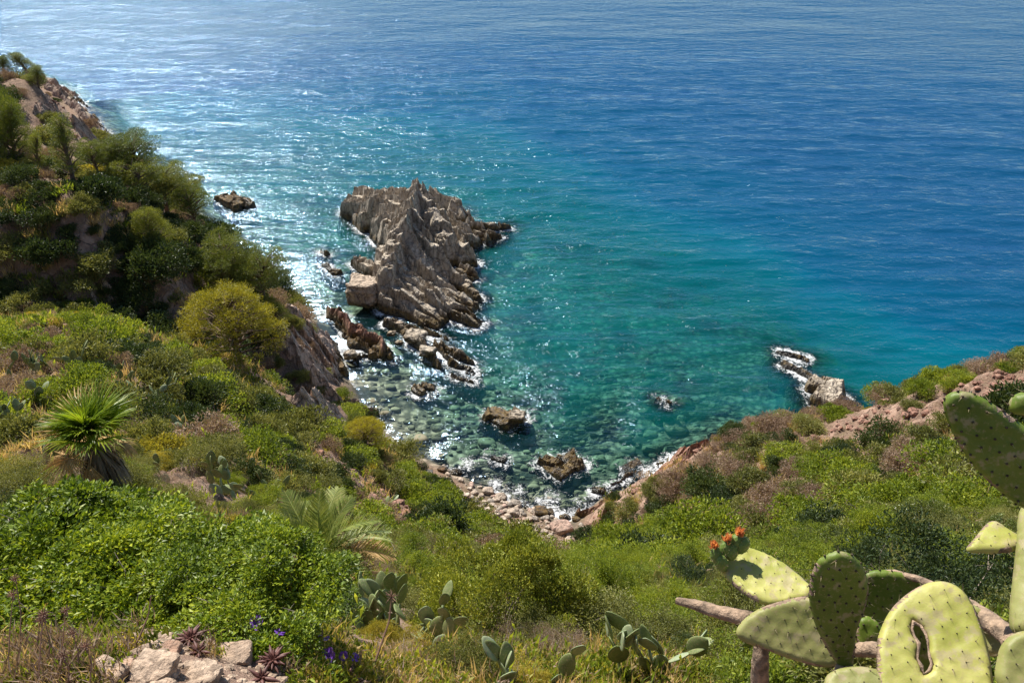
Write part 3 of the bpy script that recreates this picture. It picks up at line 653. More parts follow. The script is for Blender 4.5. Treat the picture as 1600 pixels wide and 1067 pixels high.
t.links.new(m3.outputs[0], out.inputs['Surface'])
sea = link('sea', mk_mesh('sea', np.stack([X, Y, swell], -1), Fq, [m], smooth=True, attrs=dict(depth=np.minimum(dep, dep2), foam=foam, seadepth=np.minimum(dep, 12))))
tag(sea, kind='structure')
# ------------------------------------------------------------------ plants: materials and leaf clouds
def leaf_mat(name, a, b_, c_, trans=.35, rough=.5, spec=.3):
    a, b_, c_ = [tuple(min(.9, v * 1.35) for v in q) for q in (a, b_, c_)] if 'petal' not in name else (a, b_, c_)
    m, t, b = mat(name)
    g = t.nodes.new('ShaderNodeNewGeometry'); oi = t.nodes.new('ShaderNodeObjectInfo')
    f = math_(t, 'ADD', math_(t, 'MULTIPLY', g.outputs['Random Per Island'], .55), math_(t, 'MULTIPLY', oi.outputs['Random'], .3))
    f = math_(t, 'ADD', f, math_(t, 'MULTIPLY', noise(t, 1.6, 3, g.outputs['Position'], .65), .9)); f = math_(t, 'ADD', f, -.375)
    c = ramp(t, f, [(.1, a), (.5, b_), (.9, c_)])
    t.links.new(c, b.inputs['Base Color']); b.inputs['Roughness'].default_value = rough; b.inputs['Specular IOR Level'].default_value = spec
    tl = t.nodes.new('ShaderNodeBsdfTranslucent'); t.links.new(mixc(t, 1.0, c, (1.7, 1.6, .9), 'MULTIPLY'), tl.inputs['Color'])
    mx = N(t, 'ShaderNodeMixShader'); mx.inputs[0].default_value = trans
    t.links.new(b.outputs[0], mx.inputs[1]); t.links.new(tl.outputs[0], mx.inputs[2])
    t.links.new(mx.outputs[0], t.nodes['Material Output'].inputs['Surface'])
    return m
L_bright = leaf_mat('leaf_bright', (.045, .105, .012), (.115, .20, .018), (.24, .30, .03), .4, .38, .5)
L_green = leaf_mat('leaf_green', (.04, .06, .010), (.13, .175, .018), (.29, .31, .04), .35, .5)
L_olive = leaf_mat('leaf_olive', (.05, .058, .018), (.135, .145, .038), (.26, .25, .08), .25)
L_dark = leaf_mat('leaf_dark', (.014, .028, .010), (.036, .056, .016), (.08, .10, .026), .22)  # dark leaf green, taken darker still to stand in for the ravine's shade
L_dry = leaf_mat('leaf_dry', (.11, .07, .05), (.22, .155, .12), (.34, .26, .20), .2, .8, .1)
L_gold = leaf_mat('leaf_gold', (.12, .12, .02), (.25, .22, .03), (.36, .29, .06), .35)
L_pine = leaf_mat('leaf_pine', (.035, .055, .012), (.095, .12, .018), (.21, .21, .03), .3)
L_pineY = leaf_mat('leaf_pine_yellow', (.08, .085, .01), (.22, .20, .015), (.38, .32, .025), .3)
M_bark = plain('bark', (.16, .11, .08), .9, .4, 12, .02)
M_twig = plain('twig', (.26, .21, .17), .9, .3, 12)
M_straw = leaf_mat('straw', (.30, .20, .09), (.42, .30, .15), (.55, .42, .24), .3, .8, .1)

def unit(v): return v / (np.linalg.norm(v, axis=-1, keepdims=True) + 1e-9)
def leaves(pos, ax, size, asp=.42, r=rng, fold=.15):
    n = len(pos); ax = unit(ax); size = np.broadcast_to(size, (n,))[:, None]
    s = unit(np.cross(ax, unit(r.normal(size=(n, 3))))); nn = np.cross(ax, s)
    V = np.stack([pos, pos + ax * size * .5 + s * size * asp / 2 + nn * size * fold, pos + ax * size, pos + ax * size * .5 - s * size * asp / 2 + nn * size * fold], 1).reshape(-1, 3)
    return V, np.arange(n * 4).reshape(n, 4)
def shrub_parts(R, Hh, nclump, nleaf, lsize, seed, asp=.42, upright=.4, clump=.36, twigs=8, inner=.25, flat=1.0, tw=.02):
    r = np.random.default_rng(seed); B = MB(); T = MB()
    th = r.uniform(0, 2 * math.pi, nclump); u = np.sqrt(r.uniform(0, 1, nclump)); el = np.arccos(r.uniform(0, 1, nclump))
    rad = r.uniform(.55, .92, nclump)
    C = np.stack([np.sin(el) * np.cos(th) * rad * R, np.sin(el) * np.sin(th) * rad * R, Hh * (.25 + .62 * np.cos(el) * rad)], -1)
    cr = R * clump * r.uniform(.6, 1.25, nclump)
    k = r.choice(nclump, nleaf, p=cr ** 2 / (cr ** 2).sum())
    d = unit(r.normal(size=(nleaf, 3)) + [0, 0, .45])
    rr_ = np.where(r.uniform(size=nleaf) < inner, r.uniform(.2, .9, nleaf), r.uniform(.82, 1.12, nleaf))
    pos = C[k] + d * (cr[k] * rr_)[:, None] * [1, 1, .8 * flat]
    w3 = lambda f, a: a * R * np.stack([vnoise(pos * f / R + seed, 61), vnoise(pos * f / R + seed, 62), vnoise(pos * f / R + seed, 63)], -1)
    pos = pos + w3(2.3, .13) + w3(6.5, .07)
    pos[:, 2] = np.maximum(pos[:, 2], .01)
    ax = d * .7 + r.normal(size=(nleaf, 3)) * .6 + [0, 0, upright]
    V, Fc = leaves(pos, ax, lsize * r.uniform(.6, 1.3, nleaf), asp, r); B.add(V, Fc)
    for i in range(min(twigs, nclump)):
        mid = C[i] * [.4, .4, .55] + r.normal(size=3) * .04 * R
        T.tube([[r.normal() * .05 * R, r.normal() * .05 * R, -.25 * Hh], mid, C[i]], [tw * R, tw * R * .7, tw * R * .35], 5, 0, False)
        for q in range(3):
            e = C[i] + unit(r.normal(size=3) + [0, 0, .4]) * cr[i] * 1.15
            T.tube([C[i] * .8 + mid * .2, (C[i] + e) / 2 + r.normal(size=3) * .03 * R, e], [tw * R * .35, tw * R * .25, tw * R * .12], 4, 0, False)
    return B, T
def join(name, B, T, ml, mt):
    V = np.concatenate(B.V + [v for v in T.V]); nb_ = B.n
    fl, mi = [], []
    for (k, _), L in B.F.items():
        f = np.concatenate(L); fl.append(f); mi += [0] * len(f)
    for (k, _), L in T.F.items():
        f = np.concatenate(L) + nb_; fl.append(f); mi += [1] * len(f)
    return mk_mesh(name, V, fl, [ml, mt], mi)
KINDS = [  # name, leaf material, wording
    ('green_shrub', L_green, 'leafy green'), ('olive_shrub', L_olive, 'dull olive'), ('dark_shrub', L_dark, 'dark green'),
    ('dry_shrub', L_dry, 'dry grey-brown'), ('gold_shrub', L_gold, 'yellowish')]
PRO_F, PRO_N = [], []
for i, (nm, lm, _) in enumerate(KINDS):
    dry = i == 3
    PRO_F.append([join(nm, *shrub_parts(1, [.95, 1.0, 1.15, .8, .6][i], 15 + 4 * v, 6500 if dry else 5200, .11 if i != 4 else .12, 30 + i * 5 + v, .42 if not dry else .26, .4 + .3 * dry, .40, 14 if dry else 8, .35, tw=.02 if dry else .016), lm, M_twig) for v in (0, 1, 2)])
    PRO_N.append([join(nm, *shrub_parts(1, [1.0, 1.0, 1.1, .8, .6][i], 30 + 8 * v, 15000 if dry else 19000, .045 if i != 4 else .05, 60 + i * 5 + v, .4 if not dry else .10, .4 + .4 * dry, .29, 22 if dry else 12, .4, tw=.018 if dry else .014), lm, M_twig) for v in (0, 1)])

# where each kind grows: (px, py, weights of the five kinds, cover)
ZN = [(100, 530, (.3, .35, .05, .2, .1), .95), (20, 620, (.3, .3, .05, .2, .15), .8), (250, 600, (.35, .4, .15, .1, 0), 1), (330, 640, (.45, .4, .15, 0, 0), 1), (420, 700, (.2, .45, .3, .05, 0), 1), (350, 730, (.15, .35, .1, .2, .2), .8),
      (300, 770, (.1, .2, 0, .4, .3), .1), (330, 790, (.1, .2, 0, .4, .3), .25), (550, 730, (.15, .5, .3, .05, 0), 1), (600, 768, (.1, .2, 0, .3, .4), .08), (570, 745, (.1, .2, 0, .3, .4), .15), (610, 790, (0, .2, 0, .4, .4), .3), (660, 770, (.4, .4, .2, 0, 0), 1), (700, 790, (.45, .3, .25, 0, 0), 1), (590, 830, (.1, .3, .1, .5, 0), .9), (480, 800, (.3, .3, .2, .1, .1), .9), (520, 700, (.3, .35, .2, .15, 0), .7), (475, 715, (0, .2, .1, .4, .3), .4),
      (90, 680, (.15, .2, .05, .25, .35), .7), (30, 700, (.1, .2, .05, .4, .25), .6), (220, 700, (.25, .2, .05, .15, .35), .85), (200, 640, (.2, .3, .1, .1, .3), .9), (80, 600, (.2, .3, .05, .3, .15), .7),
      (200, 430, (0, .25, .7, .05, 0), .95), (60, 430, (0, .3, .65, .05, 0), .9), (300, 450, (0, .2, .75, .05, 0), .9), (130, 430, (.0, .3, .65, .05, 0), 1), (250, 500, (0, .1, .9, 0, 0), 1), (150, 380, (0, .1, .85, .05, 0), 1), (30, 380, (0, .1, .85, .05, 0), .9), (100, 300, (0, .2, .2, .4, .2), .2), (60, 300, (0, .2, .3, .3, .2), .35), (170, 330, (0, .3, .3, .3, .1), .5), (260, 360, (0, .3, .6, .1, 0), .8), (350, 430, (0, .3, .6, .1, 0), .8), (420, 520, (0, .4, .3, .3, 0), .7), (300, 530, (0, .1, .85, .05, 0), .9), (480, 600, (.1, .5, .2, .2, 0), .12), (500, 560, (0, .4, .1, .3, .2), .04), (470, 530, (0, .4, .1, .3, .2), .05), (520, 620, (0, .4, .1, .3, .2), .05), (540, 650, (.2, .4, .2, .2, 0), .15), (590, 650, (.2, .4, .2, .2, 0), .1), (600, 700, (.2, .4, .2, .2, 0), .7), (550, 685, (.2, .4, .2, .2, 0), .7),  # mostly dark kinds in the ravine: its shade is put into leaf colour
      (80, 150, (0, .3, .3, .4, 0), .2), (120, 200, (0, .3, .3, .4, 0), .12), (30, 110, (0, .4, .4, .2, 0), .6),
      (1480, 590, (.45, .45, .1, 0, 0), 1), (1400, 615, (.4, .5, .1, 0, 0), 1), (1570, 575, (.2, .4, .1, .3, 0), .7), (1560, 615, (0, .2, .1, .6, .1), .05), (1510, 625, (0, .1, .1, .7, .1), .04), (1540, 598, (0, .1, .1, .7, .1), .05), (1470, 618, (0, .1, .1, .7, .1), .04), (1395, 645, (0, .1, .1, .7, .1), .05), (1300, 690, (0, .2, .0, .7, .1), .15), (1340, 668, (.1, .2, .0, .6, .1), .1), (1420, 662, (.0, .2, .05, .6, .1), .15), (1460, 642, (0, .1, .05, .7, .15), .1), (1370, 652, (.1, .2, .05, .5, .15), .3), (1310, 660, (.1, .3, .1, .45, .05), .45), (1200, 670, (.2, .35, .1, .35, 0), .85), (1120, 710, (.0, .2, .1, .7, 0), .6), (1060, 720, (.05, .25, .1, .4, .2), .2), (1000, 760, (.0, .2, .1, .3, .4), .12),
      (1000, 800, (.05, .2, .2, .55, 0), .85), (1130, 750, (.05, .15, .15, .65, 0), .95), (1200, 730, (.1, .2, .1, .6, 0), .95), (1160, 800, (.05, .15, .12, .68, 0), .95), (1260, 720, (.2, .25, .15, .4, 0), .8), (1350, 690, (.05, .25, .2, .5, 0), .6), (1450, 710, (.05, .25, .35, .35, 0), .8), (1560, 640, (.05, .4, .4, .15, 0), .8), (1300, 780, (.3, .3, .1, .2, .1), 1), (1250, 760, (.1, .25, .1, .55, 0), 1), (1080, 800, (.05, .2, .15, .6, 0), 1), (1500, 780, (.35, .45, .1, 0, .1), 1), (1400, 760, (.35, .35, .1, .1, .1), .95), (1040, 850, (.5, .3, .2, 0, 0), 1), (900, 810, (0, .3, .3, .4, 0), .5), (940, 845, (.1, .3, .4, .2, 0), .8),
      (800, 870, (.5, .35, 0, .1, .05), 1), (700, 870, (.35, .4, .05, .2, 0), 1), (950, 880, (.55, .3, 0, .05, .1), 1), (1100, 900, (.4, .35, .05, .05, .15), 1), (1200, 900, (.45, .35, .1, 0, .1), 1), (1400, 870, (.4, .45, .1, 0, .05), 1), (1550, 880, (.4, .45, .1, 0, .05), 1), (640, 900, (.3, .4, .1, .1, .1), .9), (1050, 980, (.3, .3, .05, .1, .25), .9), (1250, 1000, (.3, .3, .1, .1, .2), .6),
      (700, 1040, (.1, .2, 0, .3, .4), .4), (450, 880, (.4, .3, .1, .1, .1), .8), (380, 830, (.3, .3, .1, .15, .15), .8), (100, 900, (.4, .2, .2, .1, .1), .5), (100, 780, (.4, .3, .1, .1, .1), .8)]
ZX = np.array([[z[0], z[1] * 1.3] for z in ZN]); ZW = np.array([z[2] for z in ZN]); ZC = np.array([z[3] for z in ZN])
KEEP = [(570, 455, 1)]
def visible(P, lift=.5):
    out = np.ones(len(P), bool)
    Q = P + [0, 0, lift]
    for f in np.linspace(.06, .97, 40):
        S_ = EYE + (Q - EYE) * f
        out &= S_[:, 2] > land0(S_[:, 0], S_[:, 1]) - .15
    return out
nc = 26000
r3 = np.random.default_rng(11)
th = r3.uniform(-.86, .86, nc); rr3 = np.exp(r3.uniform(math.log(3.6), math.log(150), nc))
# more candidates where there is more ground
th2 = r3.uniform(-.80, .80, 26000); rr4 = np.sqrt(r3.uniform(15 ** 2, 95 ** 2, 26000))
th = np.concatenate([th, th2]); rr3 = np.concatenate([rr3, rr4])
X, Y = rr3 * np.sin(th), rr3 * np.cos(th); Zc = land(X, Y)
P = np.stack([X, Y, Zc], -1); ok = Zc > 1.3
P = P[ok]; rd = np.hypot(P[:, 0], P[:, 1])
ix, iy = toimg(P)
jx = ix + r3.normal(size=len(P)) * 14; jy = (iy + r3.normal(size=len(P)) * 9) * 1.3
zi = np.argmin((jx[:, None] - ZX[None, :, 0]) ** 2 + (jy[:, None] - ZX[None, :, 1]) ** 2, axis=1)
patch = vnoise(P * .35, 91) * .12
ok = r3.uniform(size=len(P)) < ZC[zi] * 1.0 + patch
base = np.interp(rd, [3, 8, 16, 30, 60, 150], [.22, .34, .48, .75, .95, 1.5])
rad = base * r3.lognormal(0, .33, len(P))
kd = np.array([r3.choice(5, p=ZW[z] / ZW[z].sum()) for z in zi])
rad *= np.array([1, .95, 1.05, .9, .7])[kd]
SKX = [0, 150, 230, 300, 380, 470, 540, 610, 690, 745, 800, 860, 900, 915, 960, 1000, 1050, 1100, 1150, 1200, 1250, 1320, 1370, 1440, 1520, 1600, 1700]
SKY_ = [492, 488, 522, 552, 598, 640, 680, 712, 750, 794, 826, 846, 848, 806, 768, 742, 715, 686, 660, 650, 643, 630, 608, 586, 566, 546, 520]
tall = np.array([1.0, 1.0, 1.15, .85, .65])[kd]
frontal = (P[:, 1] < 57) & (ix > -50)
for _ in range(5):                           # scrub on a crest stays low enough for the shore behind to show
    tx_, ty_ = toimg(P + np.column_stack([0 * rad, 0 * rad, rad * tall * 1.15]))
    bad = frontal & (ty_ < np.interp(tx_, SKX, SKY_)); rad[bad] *= .72
ok &= rad > .16
def near_line(px, py, L):
    d = np.full(len(px), 9e9); L = np.array(L, float)
    for a, b_ in zip(L[:-1], L[1:]):
        t_ = np.clip(((px - a[0]) * (b_[0] - a[0]) + (py - a[1]) * (b_[1] - a[1])) / ((b_ - a) ** 2).sum(), 0, 1)
        d = np.minimum(d, np.hypot(px - a[0] - t_ * (b_[0] - a[0]), (py - a[1] - t_ * (b_[1] - a[1])) * 1.3))
    return d
rpx = rad * F / np.linalg.norm(P - EYE, axis=1)
BARE = [([(1600, 588), (1500, 614), (1420, 640), (1340, 662), (1270, 690)], 20, .05), ([(925, 805), (990, 755), (1060, 716), (1112, 692)], 12, .06), ([(478, 690), (545, 740), (600, 772), (640, 812)], 8, .04), ([(285, 762), (345, 800)], 14, .05)]
for L_, wd_, cv_ in BARE:                    # bare earth runs along these lines
    ok &= ~((near_line(ix, iy - rpx * .4, L_) < wd_ + rpx * .55) & (r3.uniform(size=len(P)) > cv_) & (P[:, 1] > 11))
acc = []; cellh = {}
PRE = []        # (x, y, radius): kept clear for other plants, filled below by image spot
for px, py, rr_ in [(245, 1010, 1.0), (320, 1040, .9), (400, 1030, .8), (150, 700, .9), (150, 745, .9), (590, 985, 1.35), (600, 945, .9), (600, 1015, .7), (640, 1000, .6), (655, 950, .7), (15, 600, 1.2), (10, 690, 1.), (100, 592, .9), (185, 600, .7), (225, 632, 1.1), (255, 652, .9), (290, 690, 1.2), (385, 690, .9), (35, 725, .8), (95, 735, .6), (290, 755, .7), (370, 785, 1.0), (400, 735, .7), (410, 775, .7), (575, 800, .8), (620, 800, .6), (60, 645, .7), (980, 1060, .6), (1010, 1060, .6), (870, 1060, .45), (200, 960, 1.0), (380, 940, .9)]:
    p = hit(px, py); PRE.append((p[0], p[1], rr_))
for i in np.argsort(-rad):
    if not ok[i]: continue
    x, y, R_ = P[i, 0], P[i, 1], rad[i]
    if any((x - a) ** 2 + (y - b_) ** 2 < (c_ + R_ * .7) ** 2 for a, b_, c_ in PRE): continue
    g = (int(x // 2), int(y // 2)); bad = False
    for da in (-1, 0, 1):
        for db in (-1, 0, 1):
            for (qx, qy, qr) in cellh.get((g[0] + da, g[1] + db), ()):
                if (x - qx) ** 2 + (y - qy) ** 2 < (.60 * (R_ + qr)) ** 2 * (1.0 if R_ > .4 * 1 else .9): bad = True; break
            if bad: break
        if bad: break
    if bad: continue
    cellh.setdefault(g, []).append((x, y, R_)); acc.append(i)
acc = np.array(acc)
vis = visible(P[acc], .8)
ixa, iya = toimg(P[acc]); vis &= (ixa > -20) & (ixa < 1620) & (iya < 1080)
app = rad[acc] / np.linalg.norm(P[acc] - EYE, axis=1)
def region(px, py, y):
    if y < 17: return 'on the near slope below the viewer'
    if px < 520 and (py < 500 or y > 58): return 'on the shaded ravine side under the pines'
    if px < 830: return 'on the sunny left slope'
    return 'on the slope right of the cove'
print('shrubs', len(acc), 'visible', vis.sum(), np.bincount(kd[acc][vis], minlength=5))
rest = []
cnt = [0] * 5
for j in np.argsort(-app):
    i = acc[j]; k = kd[i]
    near = rd[i] < 24
    rz = r3.uniform(0, 6.28); sc = rad[i]; sz = sc * r3.uniform(.75, 1.1)
    tx, ty = r3.uniform(-.12, .12, 2)
    if vis[j] and cnt[k] < 300:
        cnt[k] += 1
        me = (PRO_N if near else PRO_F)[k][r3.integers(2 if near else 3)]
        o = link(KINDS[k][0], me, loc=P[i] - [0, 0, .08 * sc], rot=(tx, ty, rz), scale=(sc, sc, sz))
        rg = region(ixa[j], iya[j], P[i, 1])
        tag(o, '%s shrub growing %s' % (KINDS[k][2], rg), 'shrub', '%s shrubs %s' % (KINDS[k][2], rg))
    else: rest.append((i, rz, sc, sz))
# whatever is beyond the count, or out of sight, is one scrub cover of instanced shrubs
def instancer(name, pts, rots, scs, idx, protos):
    src = bpy.data.collections.new(name + '_kinds')
    for q, me in enumerate(protos):
        ob = bpy.data.objects.new('%s_%02d' % (name, q), me); src.objects.link(ob)
    me = bpy.data.meshes.new(name); me.vertices.add(len(pts)); me.vertices.foreach_set('co', np.asarray(pts, np.float32).ravel())
    a = me.attributes.new('rot', 'FLOAT_VECTOR', 'POINT'); a.data.foreach_set('vector', np.asarray(rots, np.float32).ravel())
    a = me.attributes.new('scl', 'FLOAT_VECTOR', 'POINT'); a.data.foreach_set('vector', np.asarray(scs, np.float32).ravel())
    a = me.attributes.new('idx', 'INT', 'POINT'); a.data.foreach_set('value', np.asarray(idx, np.int32))
    o = link(name, me)
    g = bpy.data.node_groups.new(name, 'GeometryNodeTree')
    g.interface.new_socket('Geometry', in_out='INPUT', socket_type='NodeSocketGeometry'); g.interface.new_socket('Geometry', in_out='OUTPUT', socket_type='NodeSocketGeometry')
    gi, go = g.nodes.new('NodeGroupInput'), g.nodes.new('NodeGroupOutput')
    ci = g.nodes.new('GeometryNodeCollectionInfo'); ci.inputs['Collection'].default_value = src; ci.inputs['Separate Children'].default_value = True; ci.inputs['Reset Children'].default_value = True
    ip = g.nodes.new('GeometryNodeInstanceOnPoints'); ip.inputs['Pick Instance'].default_value = True
    def na(nm, ty):
        n = g.nodes.new('GeometryNodeInputNamedAttribute'); n.data_type = ty; n.inputs['Name'].default_value = nm
        return [s for s in n.outputs if s.enabled and s.name == 'Attribute'][0]
    g.links.new(gi.outputs[0], ip.inputs['Points']); g.links.new(ci.outputs[0], ip.inputs['Instance'])
    g.links.new(na('idx', 'INT'), ip.inputs['Instance Index'])
    er = g.nodes.new('FunctionNodeEulerToRotation'); g.links.new(na('rot', 'FLOAT_VECTOR'), er.inputs[0]); g.links.new(er.outputs[0], ip.inputs['Rotation'])
    g.links.new(na('scl', 'FLOAT_VECTOR'), ip.inputs['Scale']); g.links.new(ip.outputs[0], go.inputs[0])
    mo = o.modifiers.new('scatter', 'NODES'); mo.node_group = g
    return o
if rest:
    I_ = np.array([q[0] for q in rest])
    o = instancer('scrub', P[I_] - np.array([[0, 0, .08]]) * rad[I_][:, None], [(0, 0, q[1]) for q in rest], [(q[2], q[2], q[3]) for q in rest], kd[I_] * 3 + I_ % 3, [m_ for L in PRO_F for m_ in L])
    tag(o, 'low mixed scrub filling in between the larger shrubs on the slopes', 'scrub', kind='stuff')
# grass tufts and low herbs over the bare earth
def tuft(seed, n, h, sp, m, asp=.05, name='grass'):
    r = np.random.default_rng(seed); pos = np.concatenate([r.normal(size=(n, 2)) * sp, np.zeros((n, 1))], 1)
    ax = unit(np.concatenate([r.normal(size=(n, 2)) * .45, np.ones((n, 1))], 1)); V, Fc = leaves(pos, ax, h * r.uniform(.4, 1.2, n), asp, r)
    return mk_mesh(name, V, Fc, [m])
GT = [tuft(1, 60, .5, .14, M_straw), tuft(2, 60, .4, .16, L_gold), tuft(3, 80, .3, .2, L_green, .2), tuft(4, 60, .3, .2, L_dry, .1), tuft(5, 90, .28, .22, L_olive, .22)]
ng = 15000
th = r3.uniform(-.8, .8, ng); rg = np.where(r3.uniform(size=ng) < .4, np.exp(r3.uniform(math.log(2.2), math.log(80), ng)), np.sqrt(r3.uniform(4, 85 ** 2, ng)))
Pg = np.stack([rg * np.sin(th), rg * np.cos(th)], -1); Zg = land(Pg[:, 0], Pg[:, 1]); G = np.column_stack([Pg, Zg])
gm = (Zg > 2.0) & (vnoise(G * .25, 44) > -.45); gx, gy = toimg(G)
gm &= ~((rg > 60) & (gx < 240) & (gy < 320) & (r3.uniform(size=ng) < .75))
gm &= ~((rg < 4) & (gx < 470)); gm &= ~((gx > 690) & (gx < 925) & (gy > 730) & (gy < 848) & (rg > 38)); gm &= ~((gx > 530) & (gx < 690) & (gy > 925) & (gy < 1040)); gm &= ~((gx > 435) & (gx < 610) & (gy > 490) & (gy < 672))
gm &= ~((gx > 1250) & (gy < 690) & (gy > 585) & (r3.uniform(size=ng) < .85))
for L_, wd_, cv_ in BARE: gm &= ~((near_line(gx, gy, L_) < wd_ + 4) & (r3.uniform(size=ng) > .25))
G = G[gm]; rg = rg[gm]
gs = np.interp(rg, [2, 6, 15, 80], [.25, .5, .9, 1.9]) * r3.uniform(.6, 1.4, len(G))
o = instancer('grass', G, np.column_stack([r3.uniform(-.2, .2, (len(G), 2)), r3.uniform(0, 6.28, len(G))]), np.repeat(gs[:, None], 3, 1), r3.choice(5, len(G), p=[.3, .2, .2, .15, .15]), GT)
tag(o, 'tufts of dry and green grass over the bare slope', 'grass', kind='stuff')

# ------------------------------------------------------------------ pines
def pine_proto(kind, seed, lm):
    """unit tree: 1 m tall, returns trunk mesh and crown mesh"""
    r = np.random.default_rng(seed); T = MB(); C = []; cr = []
    lean = r.uniform(-.12, .12, 2)
    tr = [np.array([lean[0] * s_ * s_ * 2 + .02 * math.sin(s_ * 7 + seed), lean[1] * s_ * s_ * 2, s_ - .12]) for s_ in np.linspace(0, .98, 7)]
    if kind == 'umbrella': n, zr, wr, cs, fl = 34, (.50, .97), .42, .112, .5
    elif kind == 'dense': n, zr, wr, cs, fl = 48, (.2, .98), .40, .115, .65
    elif kind == 'round': n, zr, wr, cs, fl = 90, (.25, 1.0), .56, .10, .65
    else: n, zr, wr, cs, fl = 30, (.18, 1.0), .24, .09, .7
    T.tube(tr, np.linspace(.036, .010, 7), 8, 0, False)
    for i in range(n):
        z = zr[0] + (zr[1] - zr[0]) * ((i + .5) / n) ** (.8)
        f = (z - zr[0]) / (zr[1] - zr[0])
        prof = {'umbrella': math.sqrt(max(0, 1 - (f * .9) ** 2)) * (.7 + .3 * f), 'dense': (1 - f * .65) , 'round': math.sqrt(max(0.05, 1 - (f * 1.0) ** 2)), 'slim': (1 - f * .8)}[kind]
        a = i * 2.4 + r.uniform(-.5, .5); q = prof * wr * r.uniform(.55, 1.0) if kind != 'round' else prof * wr * (r.uniform(.3, 1) ** .4)
        c = np.array([math.cos(a) * q + lean[0] * z * z * 2, math.sin(a) * q + lean[1] * z * z * 2, z])
        C.append(c); cr.append(cs * r.uniform(.65, 1.25))
        b0 = np.array([lean[0] * z * z * 2, lean[1] * z * z * 2, max(.1, z - .18)])
        T.tube([b0, (b0 + c) / 2 + [0, 0, .02], c], [.014, .009, .004], 5, 0, False)
    C = np.array(C); cr = np.array(cr); nl = {'umbrella': 15000, 'dense': 20000, 'round': 30000, 'slim': 9000}[kind]
    k = r.choice(n, nl, p=cr ** 2 / (cr ** 2).sum()); d = unit(r.normal(size=(nl, 3)) + [0, 0, .35])
    pos = C[k] + d * (cr[k] * r.uniform(.45, 1.05, nl))[:, None] * [1, 1, fl]
    pos += .02 * np.stack([vnoise(pos * 14, 1), vnoise(pos * 14, 2), vnoise(pos * 14, 3)], -1)
    V, Fc = leaves(pos, d + r.normal(size=(nl, 3)) * .45 + [0, 0, .35], .028 * r.uniform(.6, 1.4, nl), .16, r)
    return T.mesh('trunk', [M_bark]), mk_mesh('crown', V, Fc, [lm])
PP = {'umbrella': [pine_proto('umbrella', 1, L_pine), pine_proto('umbrella', 2, L_pine)], 'dense': [pine_proto('dense', 3, L_pine)], 'slim': [pine_proto('slim', 4, L_pine), pine_proto('slim', 5, L_pine)], 'round': [pine_proto('round', 6, L_pineY)]}
def pine(kind, px, py, y, h, wsc, rz, label, group=None, v=0):
    if y is None: p = hit(px, py)
    else: p = py_at(px, py, y); p[2] = land([p[0]], [p[1]])[0]
    root = empty('pine_tree', p, rz); root.scale = (h * wsc, h * wsc, h)
    T_, C_ = PP[kind][v % len(PP[kind])]
    part('trunk', T_, root); part('crown', C_, root); tag(root, label, 'pine tree', group)
    return root
for a in [('dense', 45, 118, None, 5.5, 1.3, 0, 'dark pine on top of the far left cliff crest', None, 0),
          ('dense', 8, 120, None, 5, 1.3, 2, 'pine half out of frame on the far crest at left edge', None, 1),
          ('dense', 62, 140, None, 3, 1.2, 2, 'small pine leaning to the sea on the far crest', None, 1),
          ('dense', 12, 250, 84, 12.5, .75, 0, 'tall dense pine at the left edge of the photo', None, 0),
          ('dense', -10, 260, 78, 9, .9, 1.5, 'dark pine low at the left edge beside the clearing', None, 0),
          ('dense', 30, 268, 79, 7, .8, 2.5, 'bushy pine in front of the tall dense pine', None, 0),
          ('slim', 62, 272, None, 4, 1.1, 0, 'small pointed pine standing at the bare clearing', None, 0),
          ('slim', 115, 285, None, 5.8, 1.3, 1, 'slender upright pine in the middle of the bare clearing', None, 1),
          ('umbrella', 160, 285, None, 4, 1.1, 1, 'thin pine with open crown right of the slender pine', None, 0),
          ('umbrella', 185, 292, None, 5, 1.2, 3, 'pine with leaning crown above the cliff edge', None, 1),
          ('umbrella', 215, 300, None, 6.5, 1.35, 4, 'broad pine on the headland brow over the glitter', None, 0),
          ('umbrella', 235, 330, None, 6, 1.3, .5, 'pine with bare trunk showing below the broad headland pine', None, 1),
          ('umbrella', 262, 335, None, 6.3, 1.3, 2, 'full pine midway down the headland edge', None, 1),
          ('umbrella', 290, 350, None, 6.5, 1.15, 5, 'lower pine on the headland edge facing the dark sea rock', None, 0),
          ('umbrella', 312, 372, None, 6.5, 1.0, 1, 'last pine of the upper group nearest the water', None, 1),
          ('dense', 250, 395, None, 5, 1.0, 1, 'shaded pine beneath the headland pines', None, 0),
          ('umbrella', 375, 478, None, 7, 1.15, .7, 'large spreading pine above the water at mid left', None, 0),
          ('umbrella', 412, 490, None, 7, 1.15, 3.2, 'twin crown pine overhanging the shore at mid left', None, 1),
          ('umbrella', 350, 470, None, 5.5, 1.1, 3.9, 'smaller pine behind the large spreading pine', None, 0),
          ('dense', 438, 515, None, 4, 1.0, .2, 'short dark pine above the sunlit pink rock face', None, 0),
          ('round', 395, 655, 53, 6.6, 1.12, 0, 'round yellow-green pine crown standing before the dark ravine', None, 0),
          ('round', 572, 706, None, 3.2, 1.1, 1, 'small rounded pine beside the shallow green water', None, 0),
          ('dense', 555, 690, None, 2.6, 1.1, 4, 'little bushy pine above the pink blocks', None, 0)]:
    pine(*a)

